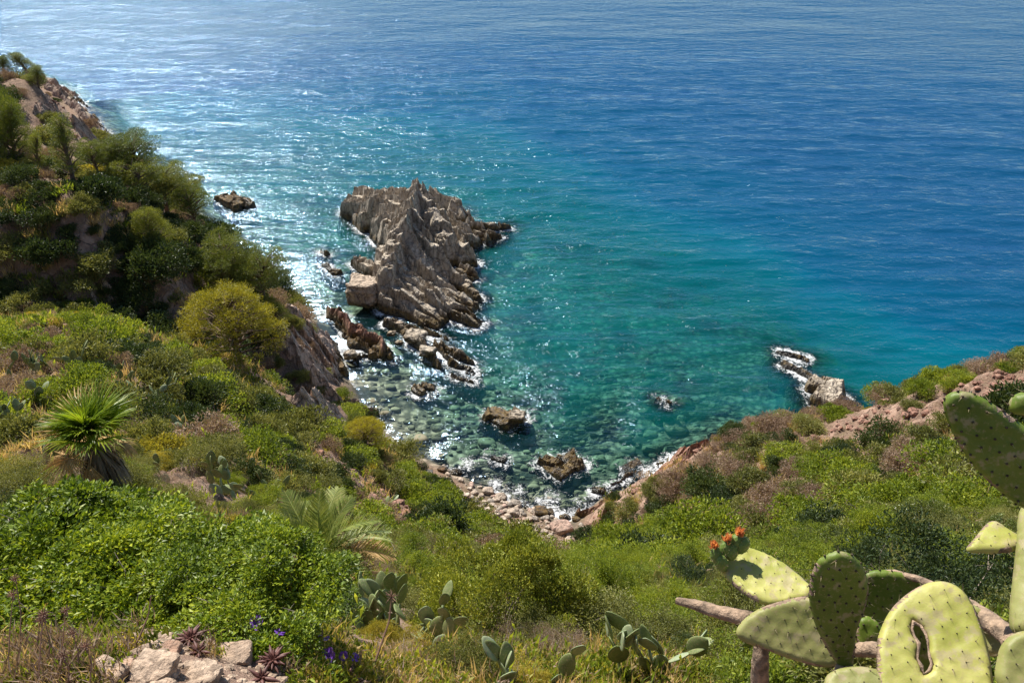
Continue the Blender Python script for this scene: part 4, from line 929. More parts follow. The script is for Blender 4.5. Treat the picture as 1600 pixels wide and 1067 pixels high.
# leafless grey shrubs
for i, (x, y, h, lab) in enumerate([(1358, 604, 1.6, 'leafless grey shrub on the crest above the pale headland rock'), (1475, 580, 1.3, 'small bare grey shrub against the sea near the right edge'), (1290, 800, 1.3, 'bare forked shrub in the middle of the right slope'), (1230, 830, 1.1, 'tangle of bare twigs below the middle of the right slope'), (1350, 812, 1.2, 'pale dead shrub behind the upright cactus pad'),
        (880, 905, .8, 'bare grey twigs over the yellow-green bush at bottom centre'), (1490, 720, 1.5, 'bare branching shrub left of the large upper cactus pad'), (300, 745, .8, 'grey dead tuft above the stony gap'), (55, 640, 1.0, 'grey dead scrub left of the fan palm'), (395, 385, 2.0, 'bare tree leaning over the water above the twin crown pine')]):
    p = hit(x, y); r = np.random.default_rng(400 + i); T = MB()
    for k in range(9):
        d = unit(r.normal(size=3) * [.7, .7, .25] + [0, 0, 1]); e = d * h * r.uniform(.6, 1); mid = e * .5 + r.normal(size=3) * .08 * h
        T.tube([[0, 0, -.1], mid, e], [.022 * h, .014 * h, .004 * h], 5, 0, False)
        for q in range(5):
            f = r.uniform(.35, .9); b0 = mid * (1 - f) + e * f; e2 = b0 + unit(d + r.normal(size=3) * .8) * h * r.uniform(.2, .45)
            T.tube([b0, (b0 + e2) / 2 + r.normal(size=3) * .03 * h, e2], [.009 * h, .006 * h, .002 * h], 4, 0, False)
    o = link('bare_shrub', T.mesh('bare_shrub', [M_twig]), loc=p); tag(o, lab, 'shrub')

# loose stones lying on the bare strips
LS = MB(); icos = _ico(2)
for L_, wd_, n_s in [(BARE[0][0], 22, 420), (BARE[1][0], 16, 260), (BARE[2][0], 10, 160), ([(60, 150), (95, 175), (130, 205)], 16, 120), ([(70, 280), (130, 300), (190, 320)], 14, 120)]:
    L_ = np.array(L_, float)
    for i in range(n_s):
        f = r3.uniform(0, len(L_) - 1.001); a = L_[int(f)] + (L_[int(f) + 1] - L_[int(f)]) * (f % 1) + r3.normal(size=2) * wd_ * .6
        p = hit(a[0], a[1]); 
        if p[2] < .6: continue
        s = .10 + .75 * r3.uniform() ** 5; V, Fc = stone((s, s * .8, s * .6), 6000 + i, soft=.03, ico=icos); LS.add(V + p, Fc)
o = link('loose_stones', LS.mesh('loose_stones', [M_red])); tag(o, 'reddish loose stones strewn over the bare strips of earth', 'stones', kind='stuff')
# ------------------------------------------------------------------ large bushes close by
L_bush = leaf_mat('leaf_glossy_bright', (.03, .055, .006), (.12, .175, .012), (.34, .37, .025), .3, .45, .3)
L_small = leaf_mat('leaf_small', (.05, .07, .014), (.15, .18, .025), (.34, .34, .06), .15, .45, .35)
L_gloss = leaf_mat('leaf_holm', (.04, .06, .015), (.09, .12, .025), (.22, .23, .06), .22, .35, .6)
def big_bush(name, seed, R, Hh, nclump, nleaf, ls, lm, asp=.5, clump=.24, inner=.4):
    B, T = shrub_parts(R, Hh, nclump, nleaf, ls, seed, asp, .35, clump, 30, inner, tw=.012)
    return B.mesh('foliage', [lm]), T.mesh('branches', [M_twig])
BIG = {'bright': [big_bush('b', 201, 1, 1.25, 52, 52000, .044, L_bush, .48, .23, .25), big_bush('b', 202, 1, 1.15, 48, 50000, .042, L_bush, .48, .24, .25)],
       'small': [big_bush('s', 203, 1, 1.15, 34, 46000, .034, L_small, .5, .25, .2), big_bush('s', 204, 1, 1.1, 32, 42000, .035, L_small, .5, .25, .2)],
       'gloss': [big_bush('g', 205, 1, 1.05, 36, 36000, .038, L_gloss, .55, .24, .2)],
       'pale': [big_bush('p', 206, 1, .9, 80, 24000, .034, leaf_mat('leaf_pale', (.14, .17, .05), (.24, .26, .08), (.36, .36, .15), .3), .45, .2)]}
def bush(kind, px, py, R, hs, rz, label, v=0, group=None, dz=-.15):
    p = hit(px, py); root = empty('bush', p + [0, 0, dz], rz); root.scale = (R, R, R * hs)
    f, b_ = BIG[kind][v % len(BIG[kind])]
    part('foliage', f, root); part('branches', b_, root); tag(root, label, 'bush', group)
for a in [('bright', 60, 985, 1.2, .66, 0, 'bright green glossy bush filling the left edge of the foreground', 0),
          ('bright', 230, 975, 1.0, .66, 2.2, 'bright green glossy bush just behind the pale foreground rocks', 1),
          ('bright', 370, 975, .75, .6, 4.0, 'bright green bush behind the tall dry flower stem', 0),
          ('bright', 478, 985, .52, .55, 1.0, 'lower bright bush touching the big prickly pear clump', 1),
          ('bright', -60, 940, 1.1, .7, 5.0, 'bright bush cut by the left edge of the photo', 1),
          ('small', 785, 1015, 1.2, 1.5, 0, 'large rounded yellow-green bush at bottom centre', 0),
          ('small', 990, 950, .9, 1.1, 1, 'yellow-green bush right of the large rounded one', 1),
          ('small', 885, 950, .9, .9, 3, 'yellow-green bush behind the large rounded one', 1),
          ('pale', 975, 1000, .55, 1.0, 0, 'small pale grey-green bush above the bottom prickly pears', 0),
          ('pale', 1090, 920, .6, .9, 2, 'pale bushy herb left of the orange cactus blossoms', 0),
          ('gloss', 1290, 870, 1.15, 1.0, 0, 'dense small-leaved bush behind the dark upright cactus pad', 0),
          ('gloss', 1450, 850, 1.3, 1.0, 2, 'dense dark bush with glinting leaves behind the holed pad', 0),
          ('gloss', 1590, 880, 1.2, 1.1, 4, 'dense dark bush behind the thick cactus stem at right edge', 0),
          ('small', 1180, 960, .8, .9, 5, 'yellow-green bush under the woody cactus stem', 0)]:
    bush(*a)

# ------------------------------------------------------------------ palms
def fan_frond(seed, dead=False, L=.8):
    r = np.random.default_rng(seed); B = MB(); n = 34; pl = .62
    pts = np.array([[s * pl, 0, .10 * math.sin(s * 1.6)] for s in np.linspace(0, 1, 6)])
    B.tube(pts, np.linspace(.016, .010, 6), 5, 1)
    o = pts[-1]
    for i in range(n):
        a = math.radians(-115 + 230 * i / (n - 1)); l = L * (1 - .28 * abs(a) / 2) * r.uniform(.9, 1.08)
        if dead: a *= .35; 
        d = np.array([math.cos(a), math.sin(a), 0]); s = np.array([-math.sin(a), math.cos(a), 0]); up = np.array([0, 0, 1.])
        dr = r.uniform(.05, .3) + (.5 if dead else 0)
        cs = [0, .3, .6, .85, 1]; wd = [.006, .020, .018, .010, .001]
        V = []
        for c_, w_ in zip(cs, wd):
            q = o + d * l * c_ - up * dr * l * c_ ** 2.4 + up * .12 * c_ * (1 - c_)
            V += [q - s * w_, q + up * w_ * .9, q + s * w_]
        B.add(V, [[3 * k, 3 * k + 3, 3 * k + 4, 3 * k + 1] for k in range(4)] + [[3 * k + 1, 3 * k + 4, 3 * k + 5, 3 * k + 2] for k in range(4)])
    return B
L_palm = leaf_mat('palm_leaf', (.06, .10, .008), (.15, .21, .014), (.30, .32, .03), .4, .45, .4)
L_palm2 = leaf_mat('date_palm_leaf', (.09, .12, .03), (.17, .21, .05), (.28, .29, .09), .35, .45, .4)
M_skirt = leaf_mat('palm_skirt', (.08, .065, .05), (.17, .14, .11), (.36, .30, .23), .15, .85, .1)
p = py_at(168, 752, 13.3); fan = empty('fan_palm', p - [0, 0, .1]); tag(fan, 'fan palm with bright green crown above a skirt of dead leaves', 'palm tree')
SC = 1.05
T = MB(); T.tube([[0, 0, -1.6], [0, 0, .6], [-.02, 0, 1.15]], [.16, .15, .12], 10); part('trunk', T.mesh('trunk', [M_bark]), fan)
B = MB()
for i in range(330):
    a = random.uniform(0, 6.283); z0 = random.uniform(.75, 1.15); l = random.uniform(.5, 1.0); r0 = .12; r1 = random.uniform(.3, .52) * l
    d = np.array([math.cos(a), math.sin(a), 0]); s = np.array([-math.sin(a), math.cos(a), 0]); w_ = random.uniform(.012, .03)
    q0, q1, q2 = np.array([0, 0, z0]) + d * r0, np.array([0, 0, z0 - .45 * l]) + d * (r0 + r1 * .75), np.array([0, 0, z0 - l]) + d * (r0 + r1)
    B.add([q0 - s * w_ * .4, q0 + s * w_ * .4, q1 + s * w_, q1 - s * w_, q2 + s * w_ * .3, q2 - s * w_ * .3], [[0, 1, 2, 3], [3, 2, 4, 5]])
part('dead_leaf_skirt', B.mesh('dead_leaf_skirt', [M_skirt]), fan)
FM = [fan_frond(i).mesh('frond', [L_palm, L_palm]) for i in (1, 2, 3)]; FD = [fan_frond(9).mesh('frond', [M_straw, M_straw]), fan_frond(10, True, .55).mesh('frond', [M_straw, M_straw])]
for i in range(26):
    az = i * 2.4; el = 1.35 - i * .045
    dead = i >= 20
    o = part('frond', (FD if dead else FM)[i % (2 if dead else 3)], fan, loc=(0, 0, 1.12))
    if i in (14, 17): o.data = FD[0]
    if dead: el = -.15 - .09 * (i - 20)
    o.rotation_euler = (random.uniform(-.25, .25), -el, az); s_ = random.uniform(.85, 1.05) * (.8 if dead else 1); o.scale = (s_,) * 3
    if dead or i in (14, 17): o['label'] = 'dried straw-coloured frond'
fan.scale = (SC, SC, SC)

def date_frond(seed, L=1.7, droop=.5):
    r = np.random.default_rng(seed); B = MB()
    s = np.linspace(0, 1, 14); pts = np.stack([L * s * (1 - .12 * s), 0 * s, .28 * L * s - droop * L * s ** 2.6], -1)
    B.tube(pts, np.linspace(.018, .004, 14), 5, 0, False)
    for i in range(62):
        t_ = .14 + .86 * i / 62; q = np.array([np.interp(t_, s, pts[:, k]) for k in range(3)]); q2 = np.array([np.interp(min(1, t_ + .03), s, pts[:, k]) for k in range(3)])
        f = unit(q2 - q + 1e-5); l = .42 * math.sin(math.pi * min(.97, .12 + t_ * .85)) * r.uniform(.8, 1.1) + .05
        for sg in (-1, 1):
            d = unit(f * .85 + np.array([0, sg * .75, .32]) + r.normal(size=3) * .08); sd = unit(np.cross(d, [0, 0, 1.])); w_ = .011
            m_ = q + d * l * .5; e = q + d * l - np.array([0, 0, .06 * l])
            B.add([q - sd * w_ * .4, q + sd * w_ * .4, m_ + sd * w_, m_ - sd * w_, e + sd * .001, e - sd * .001], [[0, 1, 2, 3], [3, 2, 4, 5]])
    return B
p = hit(505, 890) + [0, 0, .3]; dp = empty('date_palm', p, 0); dp.scale = (1.1, 1.1, 1.1); tag(dp, 'young trunkless date palm with feathery arching fronds', 'palm tree')
DM = [date_frond(i, 1.75, .35 + .15 * i).mesh('frond', [L_palm2]) for i in range(3)]; DD = date_frond(8, 1.7, .6).mesh('frond', [M_straw])
for i, (az, el, dead) in enumerate([(1.6, 1.25, 0), (.2, 1.1, 0), (3.0, 1.15, 0), (1.0, .95, 0), (2.3, .95, 0), (4.5, 1.2, 0), (.1, .75, 0), (3.3, .8, 0), (5.5, .8, 0), (4.0, .7, 0), (1.5, .7, 0), (3.05, .42, 1), (.15, .35, 1), (.55, .3, 0), (2.6, .3, 0), (5.9, .25, 1), (3.5, .3, 0), (5.0, .5, 0), (2.0, .55, 0)]):
    o = part('frond', DD if dead else DM[i % 3], dp); o.rotation_euler = (random.uniform(-.3, .3), -el + .2, az); s_ = random.uniform(.85, 1.1); o.scale = (s_,) * 3
    if dead: o['label'] = 'dry brown frond'

# ------------------------------------------------------------------ prickly pears
def pad_mat(name, a, b_, edge=None, dots=True, sc=9.):
    m, t, b = mat(name)
    tc = t.nodes.new('ShaderNodeTexCoord'); n = noise(t, sc * .4, 5, tc.outputs['Object'], .6); n2 = noise(t, sc * 6, 4, tc.outputs['Object'], .7); n3 = noise(t, sc * 1.6, 4, tc.outputs['Object'], .6)
    c = mixc(t, ramp(t, n, [(.35, 0.), (.65, 1.)]), a, b_)
    c = mixc(t, ramp(t, n2, [(.54, 0.), (.66, .5)]), c, (.30, .24, .12))
    c = mixc(t, ramp(t, n3, [(.55, 0.), (.62, .6)]), c, (.34, .28, .17))
    if dots:
        v = N(t, 'ShaderNodeTexVoronoi', Scale=sc, Randomness=.35); t.links.new(tc.outputs['Object'], v.inputs['Vector'])
        c = mixc(t, mrange(t, v.outputs['Distance'], .07, .12, .85, 0), c, (.05, .05, .02))
    t.links.new(c, b.inputs['Base Color']); b.inputs['Roughness'].default_value = .5; b.inputs['Specular IOR Level'].default_value = .3
    b.inputs['Subsurface Weight'].default_value = .15; b.inputs['Subsurface Radius'].default_value = (.01, .02, .004); b.inputs['Subsurface Scale'].default_value = .6
    bump(t, n2, .25, .004, b)
    return m
M_pad = pad_mat('cactus_pad', (.13, .17, .06), (.20, .24, .09)); M_pad2 = pad_mat('cactus_pad_pale', (.20, .26, .15), (.30, .35, .20))
M_wood = plain('cactus_wood', (.27, .19, .13), .9, .55, 30, .03)
def pad_mesh(seed, m):
    r = np.random.default_rng(seed); n, k = 22, 9; V = []
    for i in range(k + 1):
        t_ = i / k; z = .5 - .5 * math.cos(math.pi * t_)
        wd = .07 * (1 - z) + .33 * math.sin(math.pi * min(1, z ** .8 * .98 + .02)) ** .62 * (.75 + .32 * z); th_ = .055 * math.sin(math.pi * min(.98, max(.03, z))) ** .5 + .008
        if i == k: wd = th_ = .002
        for j in range(n):
            a = 2 * math.pi * j / n; V.append([wd * math.cos(a) * (1 + .03 * math.sin(seed + z * 5)), th_ * math.sin(a) + .05 * math.sin(z * 2.5 + seed), z])
    i = np.arange(k)[:, None] * n; j = np.arange(n)[None]
    Fq = np.stack([i + j, i + (j + 1) % n, i + n + (j + 1) % n, i + n + j], -1).reshape(-1, 4)
    return mk_mesh('pad', V, Fq, [m], smooth=True)
PM = {0: [pad_mesh(i, M_pad) for i in (1, 2, 3)], 1: [pad_mesh(i, M_pad2) for i in (4, 5)]}
def cactus(px, py, n, psz, seed, label, group=None, spread=.35, pale=.2, levels=4, p=None):
    r = np.random.default_rng(seed); p = hit(px, py) if p is None else p
    root = empty('prickly_pear', p + [0, 0, .05]); tag(root, label, 'cactus', group)
    todo = []
    nb0 = max(2, n // 7)
    for i in range(nb0):
        q = r.normal(size=2) * spread * .5
        todo.append((np.array([q[0], q[1], land([p[0] + q[0]], [p[1] + q[1]])[0] - p[2]]), unit(np.array([q[0] * 1.2, q[1] * 1.2, 1.]) + r.normal(size=3) * .15), 0))
    c = 0
    while todo and c < n:
        b0, d, lv = todo.pop(0); s = psz * r.uniform(.75, 1.1) * (1 - .05 * lv)
        q = Vector(d).to_track_quat('Z', 'Y'); q = q @ Matrix.Rotation(r.uniform(0, 6.28), 4, 'Z').to_quaternion()
        o = part('pad', PM[1 if r.uniform() < pale else 0][r.integers(2)], root); o.rotation_mode = 'QUATERNION'; o.rotation_quaternion = q; o.location = b0; o.scale = (s, s, s)
        c += 1
        if lv < levels:
            for _ in range(r.choice([1, 2, 3], p=[.35, .45, .2])):
                a = r.uniform(-1.0, 1.0); loc = Vector((math.sin(a) * .33, 0, .62 + math.cos(a) * .34)) * s
                dd = q @ Vector((math.sin(a) * 1.0, r.uniform(-.5, .5), math.cos(a) * .9 + .15)); dd = np.array(dd) + [0, 0, .35]
                todo.append((b0 + np.array(q @ loc), unit(dd), lv + 1))
    return root
cactus(0, 0, 90, .38, 5, 'big clump of round-padded prickly pear beside the bright bush', p=hit(618, 990) + [0, 0, .3], spread=.6, levels=4)
cactus(650, 1015, 9, .30, 6, 'few yellowish prickly pear pads under the big clump', spread=.3)
p = hit(1010, 1062); cactus(0, 0, 24, .27, 7, 'pale blue-green prickly pear at bottom centre right', spread=.45, pale=.6, levels=3, p=p)
p = hit(870, 1075); cactus(0, 0, 13, .25, 8, 'low prickly pear cut by the bottom edge of the photo', spread=.3, pale=.5, levels=2, p=p)
p = hit(1190, 1050, 3.6); cactus(0, 0, 10, .24, 9, 'shaded small prickly pear under the woody cactus stem', spread=.25, levels=2, p=p)
for i, (x, y, n, lab) in enumerate([(15, 600, 22, 'prickly pear cut by the left edge high on the near slope'), (10, 690, 26, 'prickly pear at the left edge beside dry scrub'), (100, 592, 14, 'prickly pear above the fan palm'), (185, 600, 8, 'small prickly pear between shrubs above the fan palm'), (225, 632, 26, 'prickly pear to the upper right of the fan palm'),
        (255, 652, 18, 'prickly pear right of the fan palm crown'), (290, 690, 34, 'large prickly pear beside the dense green shrubs'), (385, 690, 14, 'prickly pear high on the mid slope'), (35, 725, 20, 'prickly pear left of the fan palm skirt'), (95, 735, 12, 'prickly pear tucked under the fan palm crown'),
        (290, 755, 14, 'prickly pear just above the stony gap'), (370, 785, 26, 'prickly pear right of the stony gap'), (400, 735, 10, 'small prickly pear above the date palm'), (410, 775, 12, 'prickly pear left of the date palm fronds'), (575, 800, 14, 'prickly pear behind the date palm on the sunny slope'),
        (620, 800, 8, 'prickly pear beside the bare pink strip'), (60, 645, 10, 'prickly pear left of the fan palm crown')]):
    cactus(x, y, n, .48 if y > 680 else .56, 30 + i, lab, spread=.8, pale=.2, p=hit(x, y) + [0, 0, .3])

# the large prickly pear close to the viewer
M_h_dark = pad_mat('hero_pad_shaded', (.09, .14, .015), (.16, .21, .03), dots=False, sc=14)  # backlit pads: their shade is put into this darker green
M_h_lit = pad_mat('hero_pad_sunlit', (.27, .28, .05), (.42, .40, .12), dots=False, sc=14)  # sunlit copy of the pad green, sunlight painted in as paler yellow
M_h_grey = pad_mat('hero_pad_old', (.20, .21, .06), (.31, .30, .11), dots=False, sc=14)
M_areole = plain('areole', (.06, .045, .02), .9); M_spine = plain('spine', (.42, .34, .20), .6)
def catmull(pts, n):
    pts = np.array(pts, float); L = len(pts); out = []
    for i in range(L):
        a, b_, c_, d = pts[(i - 1) % L], pts[i], pts[(i + 1) % L], pts[(i + 2) % L]
        for t_ in np.linspace(0, 1, n, endpoint=False):
            out.append(.5 * (2 * b_ + (c_ - a) * t_ + (2 * a - 5 * b_ + 4 * c_ - d) * t_ ** 2 + (3 * b_ - a - 3 * c_ + d) * t_ ** 3))
    return np.array(out)
def resample(P, step):
    Q = np.vstack([P, P[:1]]); s = np.concatenate([[0], np.cumsum(np.linalg.norm(np.diff(Q, axis=0), axis=1))]); n = max(12, int(s[-1] / step))
    t_ = np.linspace(0, s[-1], n, endpoint=False); return np.stack([np.interp(t_, s, Q[:, 0]), np.interp(t_, s, Q[:, 1])], -1)
def inside(P, poly):
    x, y = P[:, 0], P[:, 1]; r = np.zeros(len(P), bool); q = np.roll(poly, -1, 0)
    for (x1, y1), (x2, y2) in zip(poly, q):
        r ^= ((y1 > y) != (y2 > y)) & (x < (x2 - x1) * (y - y1) / (y2 - y1 + 1e-12) + x1)
    return r
hero = None
def grown_pad(outline, dist, n, m, thick=.011, hole=None, sp=.038, curve=0.0, spines=True, label=None, edge=.018):
    global hero
    O = catmull(outline, 6); ctr = O.mean(0); C0 = EYE + ray(*ctr) * dist
    n = unit(np.array(n, float)); xax = unit(np.cross([0, 0, 1.], n)) if abs(n[2]) < .95 else unit(np.cross([0, 1., 0], n)); yax = np.cross(n, xax)
    def onp(Q):
        out = []
        for px, py in Q:
            d = ray(px, py); s = np.dot(C0 - EYE, n) / np.dot(d, n); w_ = EYE + d * s - C0; out.append([w_ @ xax, w_ @ yax])
        return np.array(out)
    st = .009
    B0 = resample(onp(O), st); loops = [B0]
    if hole is not None: loops.append(resample(onp(catmull(hole, 5)), st))
    lo, hi = B0.min(0), B0.max(0)
    gx, gy = np.meshgrid(np.arange(lo[0], hi[0], st), np.arange(lo[1], hi[1], st * .866)); gx = gx + (np.arange(gx.shape[0]) % 2)[:, None] * st / 2
    G_ = np.stack([gx.ravel(), gy.ravel()], -1)
    def bd(Q): return np.min([np.sqrt(((Q[:, None] - l[None]) ** 2).sum(-1)).min(1) for l in loops], axis=0)
    def inn(Q):
        r = inside(Q, loops[0])
        for l in loops[1:]: r &= ~inside(Q, l)
        return r
    G_ = G_[inn(G_)]; G_ = G_[bd(G_) > st * .6]
    allp = np.vstack(loops + [G_]); ed = []; k = 0
    for l in loops: ed += [(k + i, k + (i + 1) % len(l)) for i in range(len(l))]; k += len(l)
    nbd = k
    res = delaunay_2d_cdt([Vector(q) for q in allp], ed, [], 0, 1e-6)
    pv = np.array([v[:] for v in res[0]]); tf = np.array([list(f) for f in res[2] if len(f) == 3])
    tf = tf[inn(pv[tf].mean(1))]
    d = bd(pv); isb = d < 1e-5
    t_ = thick * np.sqrt(np.clip(1 - (1 - np.minimum(d / edge, 1)) ** 2, 0, 1))
    t_ = np.where(isb, 0, t_ + .0008)
    ar, i_ = [], 0
    for yy in np.arange(lo[1] + sp * .3, hi[1], sp * .8):
        i_ += 1
        for xx in np.arange(lo[0] + (i_ % 2) * sp / 2, hi[0], sp): ar.append([xx + random.uniform(-.14, .14) * sp, yy + random.uniform(-.14, .14) * sp])
    ar = np.array(ar); ar = ar[inn(ar)]; ar = ar[bd(ar) > .008]
    ad = np.sqrt(((pv[:, None] - ar[None]) ** 2).sum(-1)).min(1) if len(ar) else d * 0 + 9
    t2 = t_ + np.where(isb, 0, .0032 * np.exp(-(ad / .012) ** 2))
    wv = (.006 * vnoise(np.column_stack([pv * 6, pv[:, 0] * 0 + dist]), 5) + .0022 * vnoise(np.column_stack([pv * 26, pv[:, 0] * 0]), 8)) + curve * ((pv ** 2).sum(1))
    def to3(q, h): return C0 + q[:, :1] * xax + q[:, 1:2] * yax + h[:, None] * n
    Vf, Vb = to3(pv, wv + t2), to3(pv, wv - t2); m_ = len(pv)
    idx = np.arange(m_); bi = np.where(isb, idx, idx + m_)
    a_, b__, c__ = pv[tf[:, 0]], pv[tf[:, 1]], pv[tf[:, 2]]
    cw = ((b__ - a_)[:, 0] * (c__ - a_)[:, 1] - (b__ - a_)[:, 1] * (c__ - a_)[:, 0]) < 0
    tf[cw] = tf[cw][:, ::-1]
    Vall = np.vstack([Vf, Vb])
    if hero is None:
        base = C0.copy(); base[2] = land([C0[0]], [C0[1]])[0]; hero = empty('prickly_pear', base); tag(hero, 'large close-up prickly pear with holed pad and orange blossoms at right', 'cactus')
    cork = (d[tf].mean(1) < .0065) & (vnoise(np.column_stack([pv[tf].mean(1) * 16, np.full(len(tf), dist * 9)]), 3) > .12)
    PB = MB(); PB.add(Vall, np.vstack([tf[~cork], bi[tf][:, ::-1]]), 0)
    if cork.any(): PB.F.setdefault((3, 3), []).append(tf[cork])
    if spines:
        B = PB; U, Fi = _ico(1)
        pts3 = []
        if len(ar):
            hh = np.array([(wv + t2)[np.argmin(((pv - a) ** 2).sum(1))] for a in ar]); P3 = to3(ar, hh); pts3 = [(q, n) for q in P3]
        rim = resample(B0, .034); 
        for q in rim: 
            k_ = np.argmin(((pv - q) ** 2).sum(1)); o3 = to3(q[None], np.array([wv[k_]]))[0]; cc_ = q - B0.mean(0); pts3.append((o3, unit(cc_[0] * xax + cc_[1] * yax)))
        for q, nn in pts3:
            B.add(q + U * (.0036 if m is M_h_dark else .0019), Fi, 1)
            for _ in range(random.choice([0, 1, 1, 2])):
                d_ = unit(nn + rng.normal(size=3) * .45); l_ = random.uniform(.008, .022); B.tube([q - C0 * 0, q + d_ * l_], [.0006, .0001], 3, 2, False)
    if hole is not None:                     # corky rim of the torn hole
        q = resample(B0 * 0 + B0, .01); hl = loops[1][::2]; hl = np.vstack([hl, hl[:2]]); PB.tube(to3(hl, .003 + 0 * hl[:, 0]), .0042 * (1 + .4 * rng.normal(size=len(hl))).clip(.5, 1.6), 7, 3, False)
    PB.V = [v - C0 for v in PB.V]
    o = part('pad', PB.mesh('pad', [m, M_areole, M_spine, M_wood], True), hero, loc=C0 - np.array(hero.location))
    if label: o['label'] = label
    return o, C0
DK, LT = (-.25, -.93, .25), (-.12, -.02, 1.)
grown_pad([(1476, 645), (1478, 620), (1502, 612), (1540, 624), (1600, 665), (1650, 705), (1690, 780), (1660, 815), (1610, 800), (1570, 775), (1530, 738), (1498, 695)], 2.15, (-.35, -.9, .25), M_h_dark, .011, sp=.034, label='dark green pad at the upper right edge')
grown_pad([(1576, 632), (1585, 617), (1610, 612), (1650, 625), (1640, 660), (1600, 650), (1580, 645)], 2.4, (-.3, -.85, .45), M_h_dark, .02, sp=.03, label='small spiny pad at the right edge')
grown_pad([(1510, 858), (1524, 838), (1546, 814), (1562, 817), (1590, 836), (1602, 848), (1584, 861), (1540, 863)], 2.45, LT, M_h_lit, .011, sp=.04, label='small broken pale pad')
grown_pad([(1597, 790), (1588, 850), (1582, 905), (1577, 955), (1582, 985), (1620, 1000), (1700, 985), (1700, 850), (1650, 780)], 2.4, (-.35, -.3, .9), M_h_grey, .03, edge=.05, label='thick pale stem pad at the right edge')
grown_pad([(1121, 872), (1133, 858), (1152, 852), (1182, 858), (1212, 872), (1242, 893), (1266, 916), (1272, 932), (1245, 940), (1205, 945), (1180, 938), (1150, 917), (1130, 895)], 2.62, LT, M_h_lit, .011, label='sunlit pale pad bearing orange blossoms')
grown_pad([(1150, 990), (1160, 970), (1190, 949), (1235, 935), (1268, 932), (1305, 945), (1330, 990), (1318, 1030), (1290, 1042), (1240, 1031), (1200, 1016), (1165, 1004)], 2.55, (-.2, -.66, .72), M_h_grey, .011, sp=.04, label='broad dull green pad at lower left')
grown_pad([(1345, 905), (1362, 892), (1392, 892), (1440, 905), (1470, 940), (1450, 975), (1400, 990), (1360, 988), (1345, 960)], 2.85, (-.2, -.9, .4), M_h_dark, .011, label='shaded pad behind the holed pad')
grown_pad([(1340, 970), (1355, 962), (1375, 975), (1385, 1000), (1368, 1015), (1345, 1012), (1338, 992)], 2.72, (-.2, -.7, .6), M_h_dark, .011)
grown_pad([(1310, 862), (1333, 868), (1350, 888), (1357, 918), (1351, 952), (1339, 985), (1336, 1018), (1332, 1046), (1321, 1052), (1306, 1036), (1290, 1010), (1274, 976), (1265, 940), (1267, 903), (1281, 874)], 2.35, (-.1, -.95, .2), M_h_dark, .011, sp=.032, label='dark upright pad with rows of spine spots')
grown_pad([(1390, 985), (1420, 950), (1460, 950), (1490, 985), (1490, 1060), (1450, 1100), (1405, 1080)], 2.65, (-.2, -.9, .3), M_h_dark, .011)
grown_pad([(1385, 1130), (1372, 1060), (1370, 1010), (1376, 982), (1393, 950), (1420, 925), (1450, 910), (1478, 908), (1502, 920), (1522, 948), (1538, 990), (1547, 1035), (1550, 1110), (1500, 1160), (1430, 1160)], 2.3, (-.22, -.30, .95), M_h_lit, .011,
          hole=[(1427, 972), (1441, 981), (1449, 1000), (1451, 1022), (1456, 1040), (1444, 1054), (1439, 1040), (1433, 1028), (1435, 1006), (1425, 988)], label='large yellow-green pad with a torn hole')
grown_pad([(1560, 1070), (1558, 1030), (1570, 1000), (1600, 985), (1660, 990), (1680, 1080), (1620, 1130)], 2.3, (-.25, -.5, .85), M_h_grey, .02, label='scarred pad in the bottom right corner')
grown_pad([(1288, 1062), (1305, 1046), (1345, 1040), (1385, 1050), (1410, 1066), (1400, 1100), (1340, 1120), (1295, 1095)], 2.25, (-.2, -.2, 1), M_h_grey, .011, label='pad rising from the bottom edge')
grown_pad([(1508, 945), (1530, 948), (1562, 970), (1590, 990), (1585, 1012), (1560, 1025), (1540, 1020), (1520, 985)], 2.62, (-.2, -.5, .8), M_h_grey, .02, sp=.05)
def px3(px, py, d): return EYE + ray(px, py) * d
hb = np.array(hero.location)
def stem(pts, rad, name='woody_stem'):
    Q = np.array([px3(*q) for q in pts]); T = MB()
    s = np.linspace(0, len(Q) - 1, len(Q) * 5); Qs = np.stack([np.interp(s, range(len(Q)), Q[:, k]) for k in range(3)], -1); rs_ = np.interp(s, range(len(Q)), rad) * (1 + .05 * rng.normal(size=len(s)))
    T.tube(Qs - hb, rs_, 10); part(name, T.mesh(name, [M_wood], True), hero)
stem([(1057, 938, 2.72), (1085, 944, 2.7), (1120, 955, 2.66), (1178, 968, 2.6)], [.011, .017, .020, .024])
stem([(1190, 1000, 2.6), (1188, 1030, 2.62), (1186, 1090, 2.75), (1188, 1200, 3.3)], [.020, .024, .028, .03])
stem([(1322, 1045, 2.45), (1320, 1090, 2.5), (1300, 1250, 3.2)], [.03, .04, .05])
stem([(1336, 1015, 2.6), (1365, 1014, 2.55), (1400, 1020, 2.5)], [.018, .022, .02])
stem([(1352, 897, 2.86), (1395, 893, 2.84), (1440, 906, 2.8), (1490, 932, 2.72), (1530, 958, 2.64), (1582, 998, 2.5), (1600, 1040, 2.5)], [.006, .008, .011, .018, .024, .03, .03])
stem([(1440, 1130, 2.35), (1440, 1250, 2.8)], [.04, .05]); stem([(1620, 1110, 2.4), (1600, 1250, 3.0)], [.04, .05])
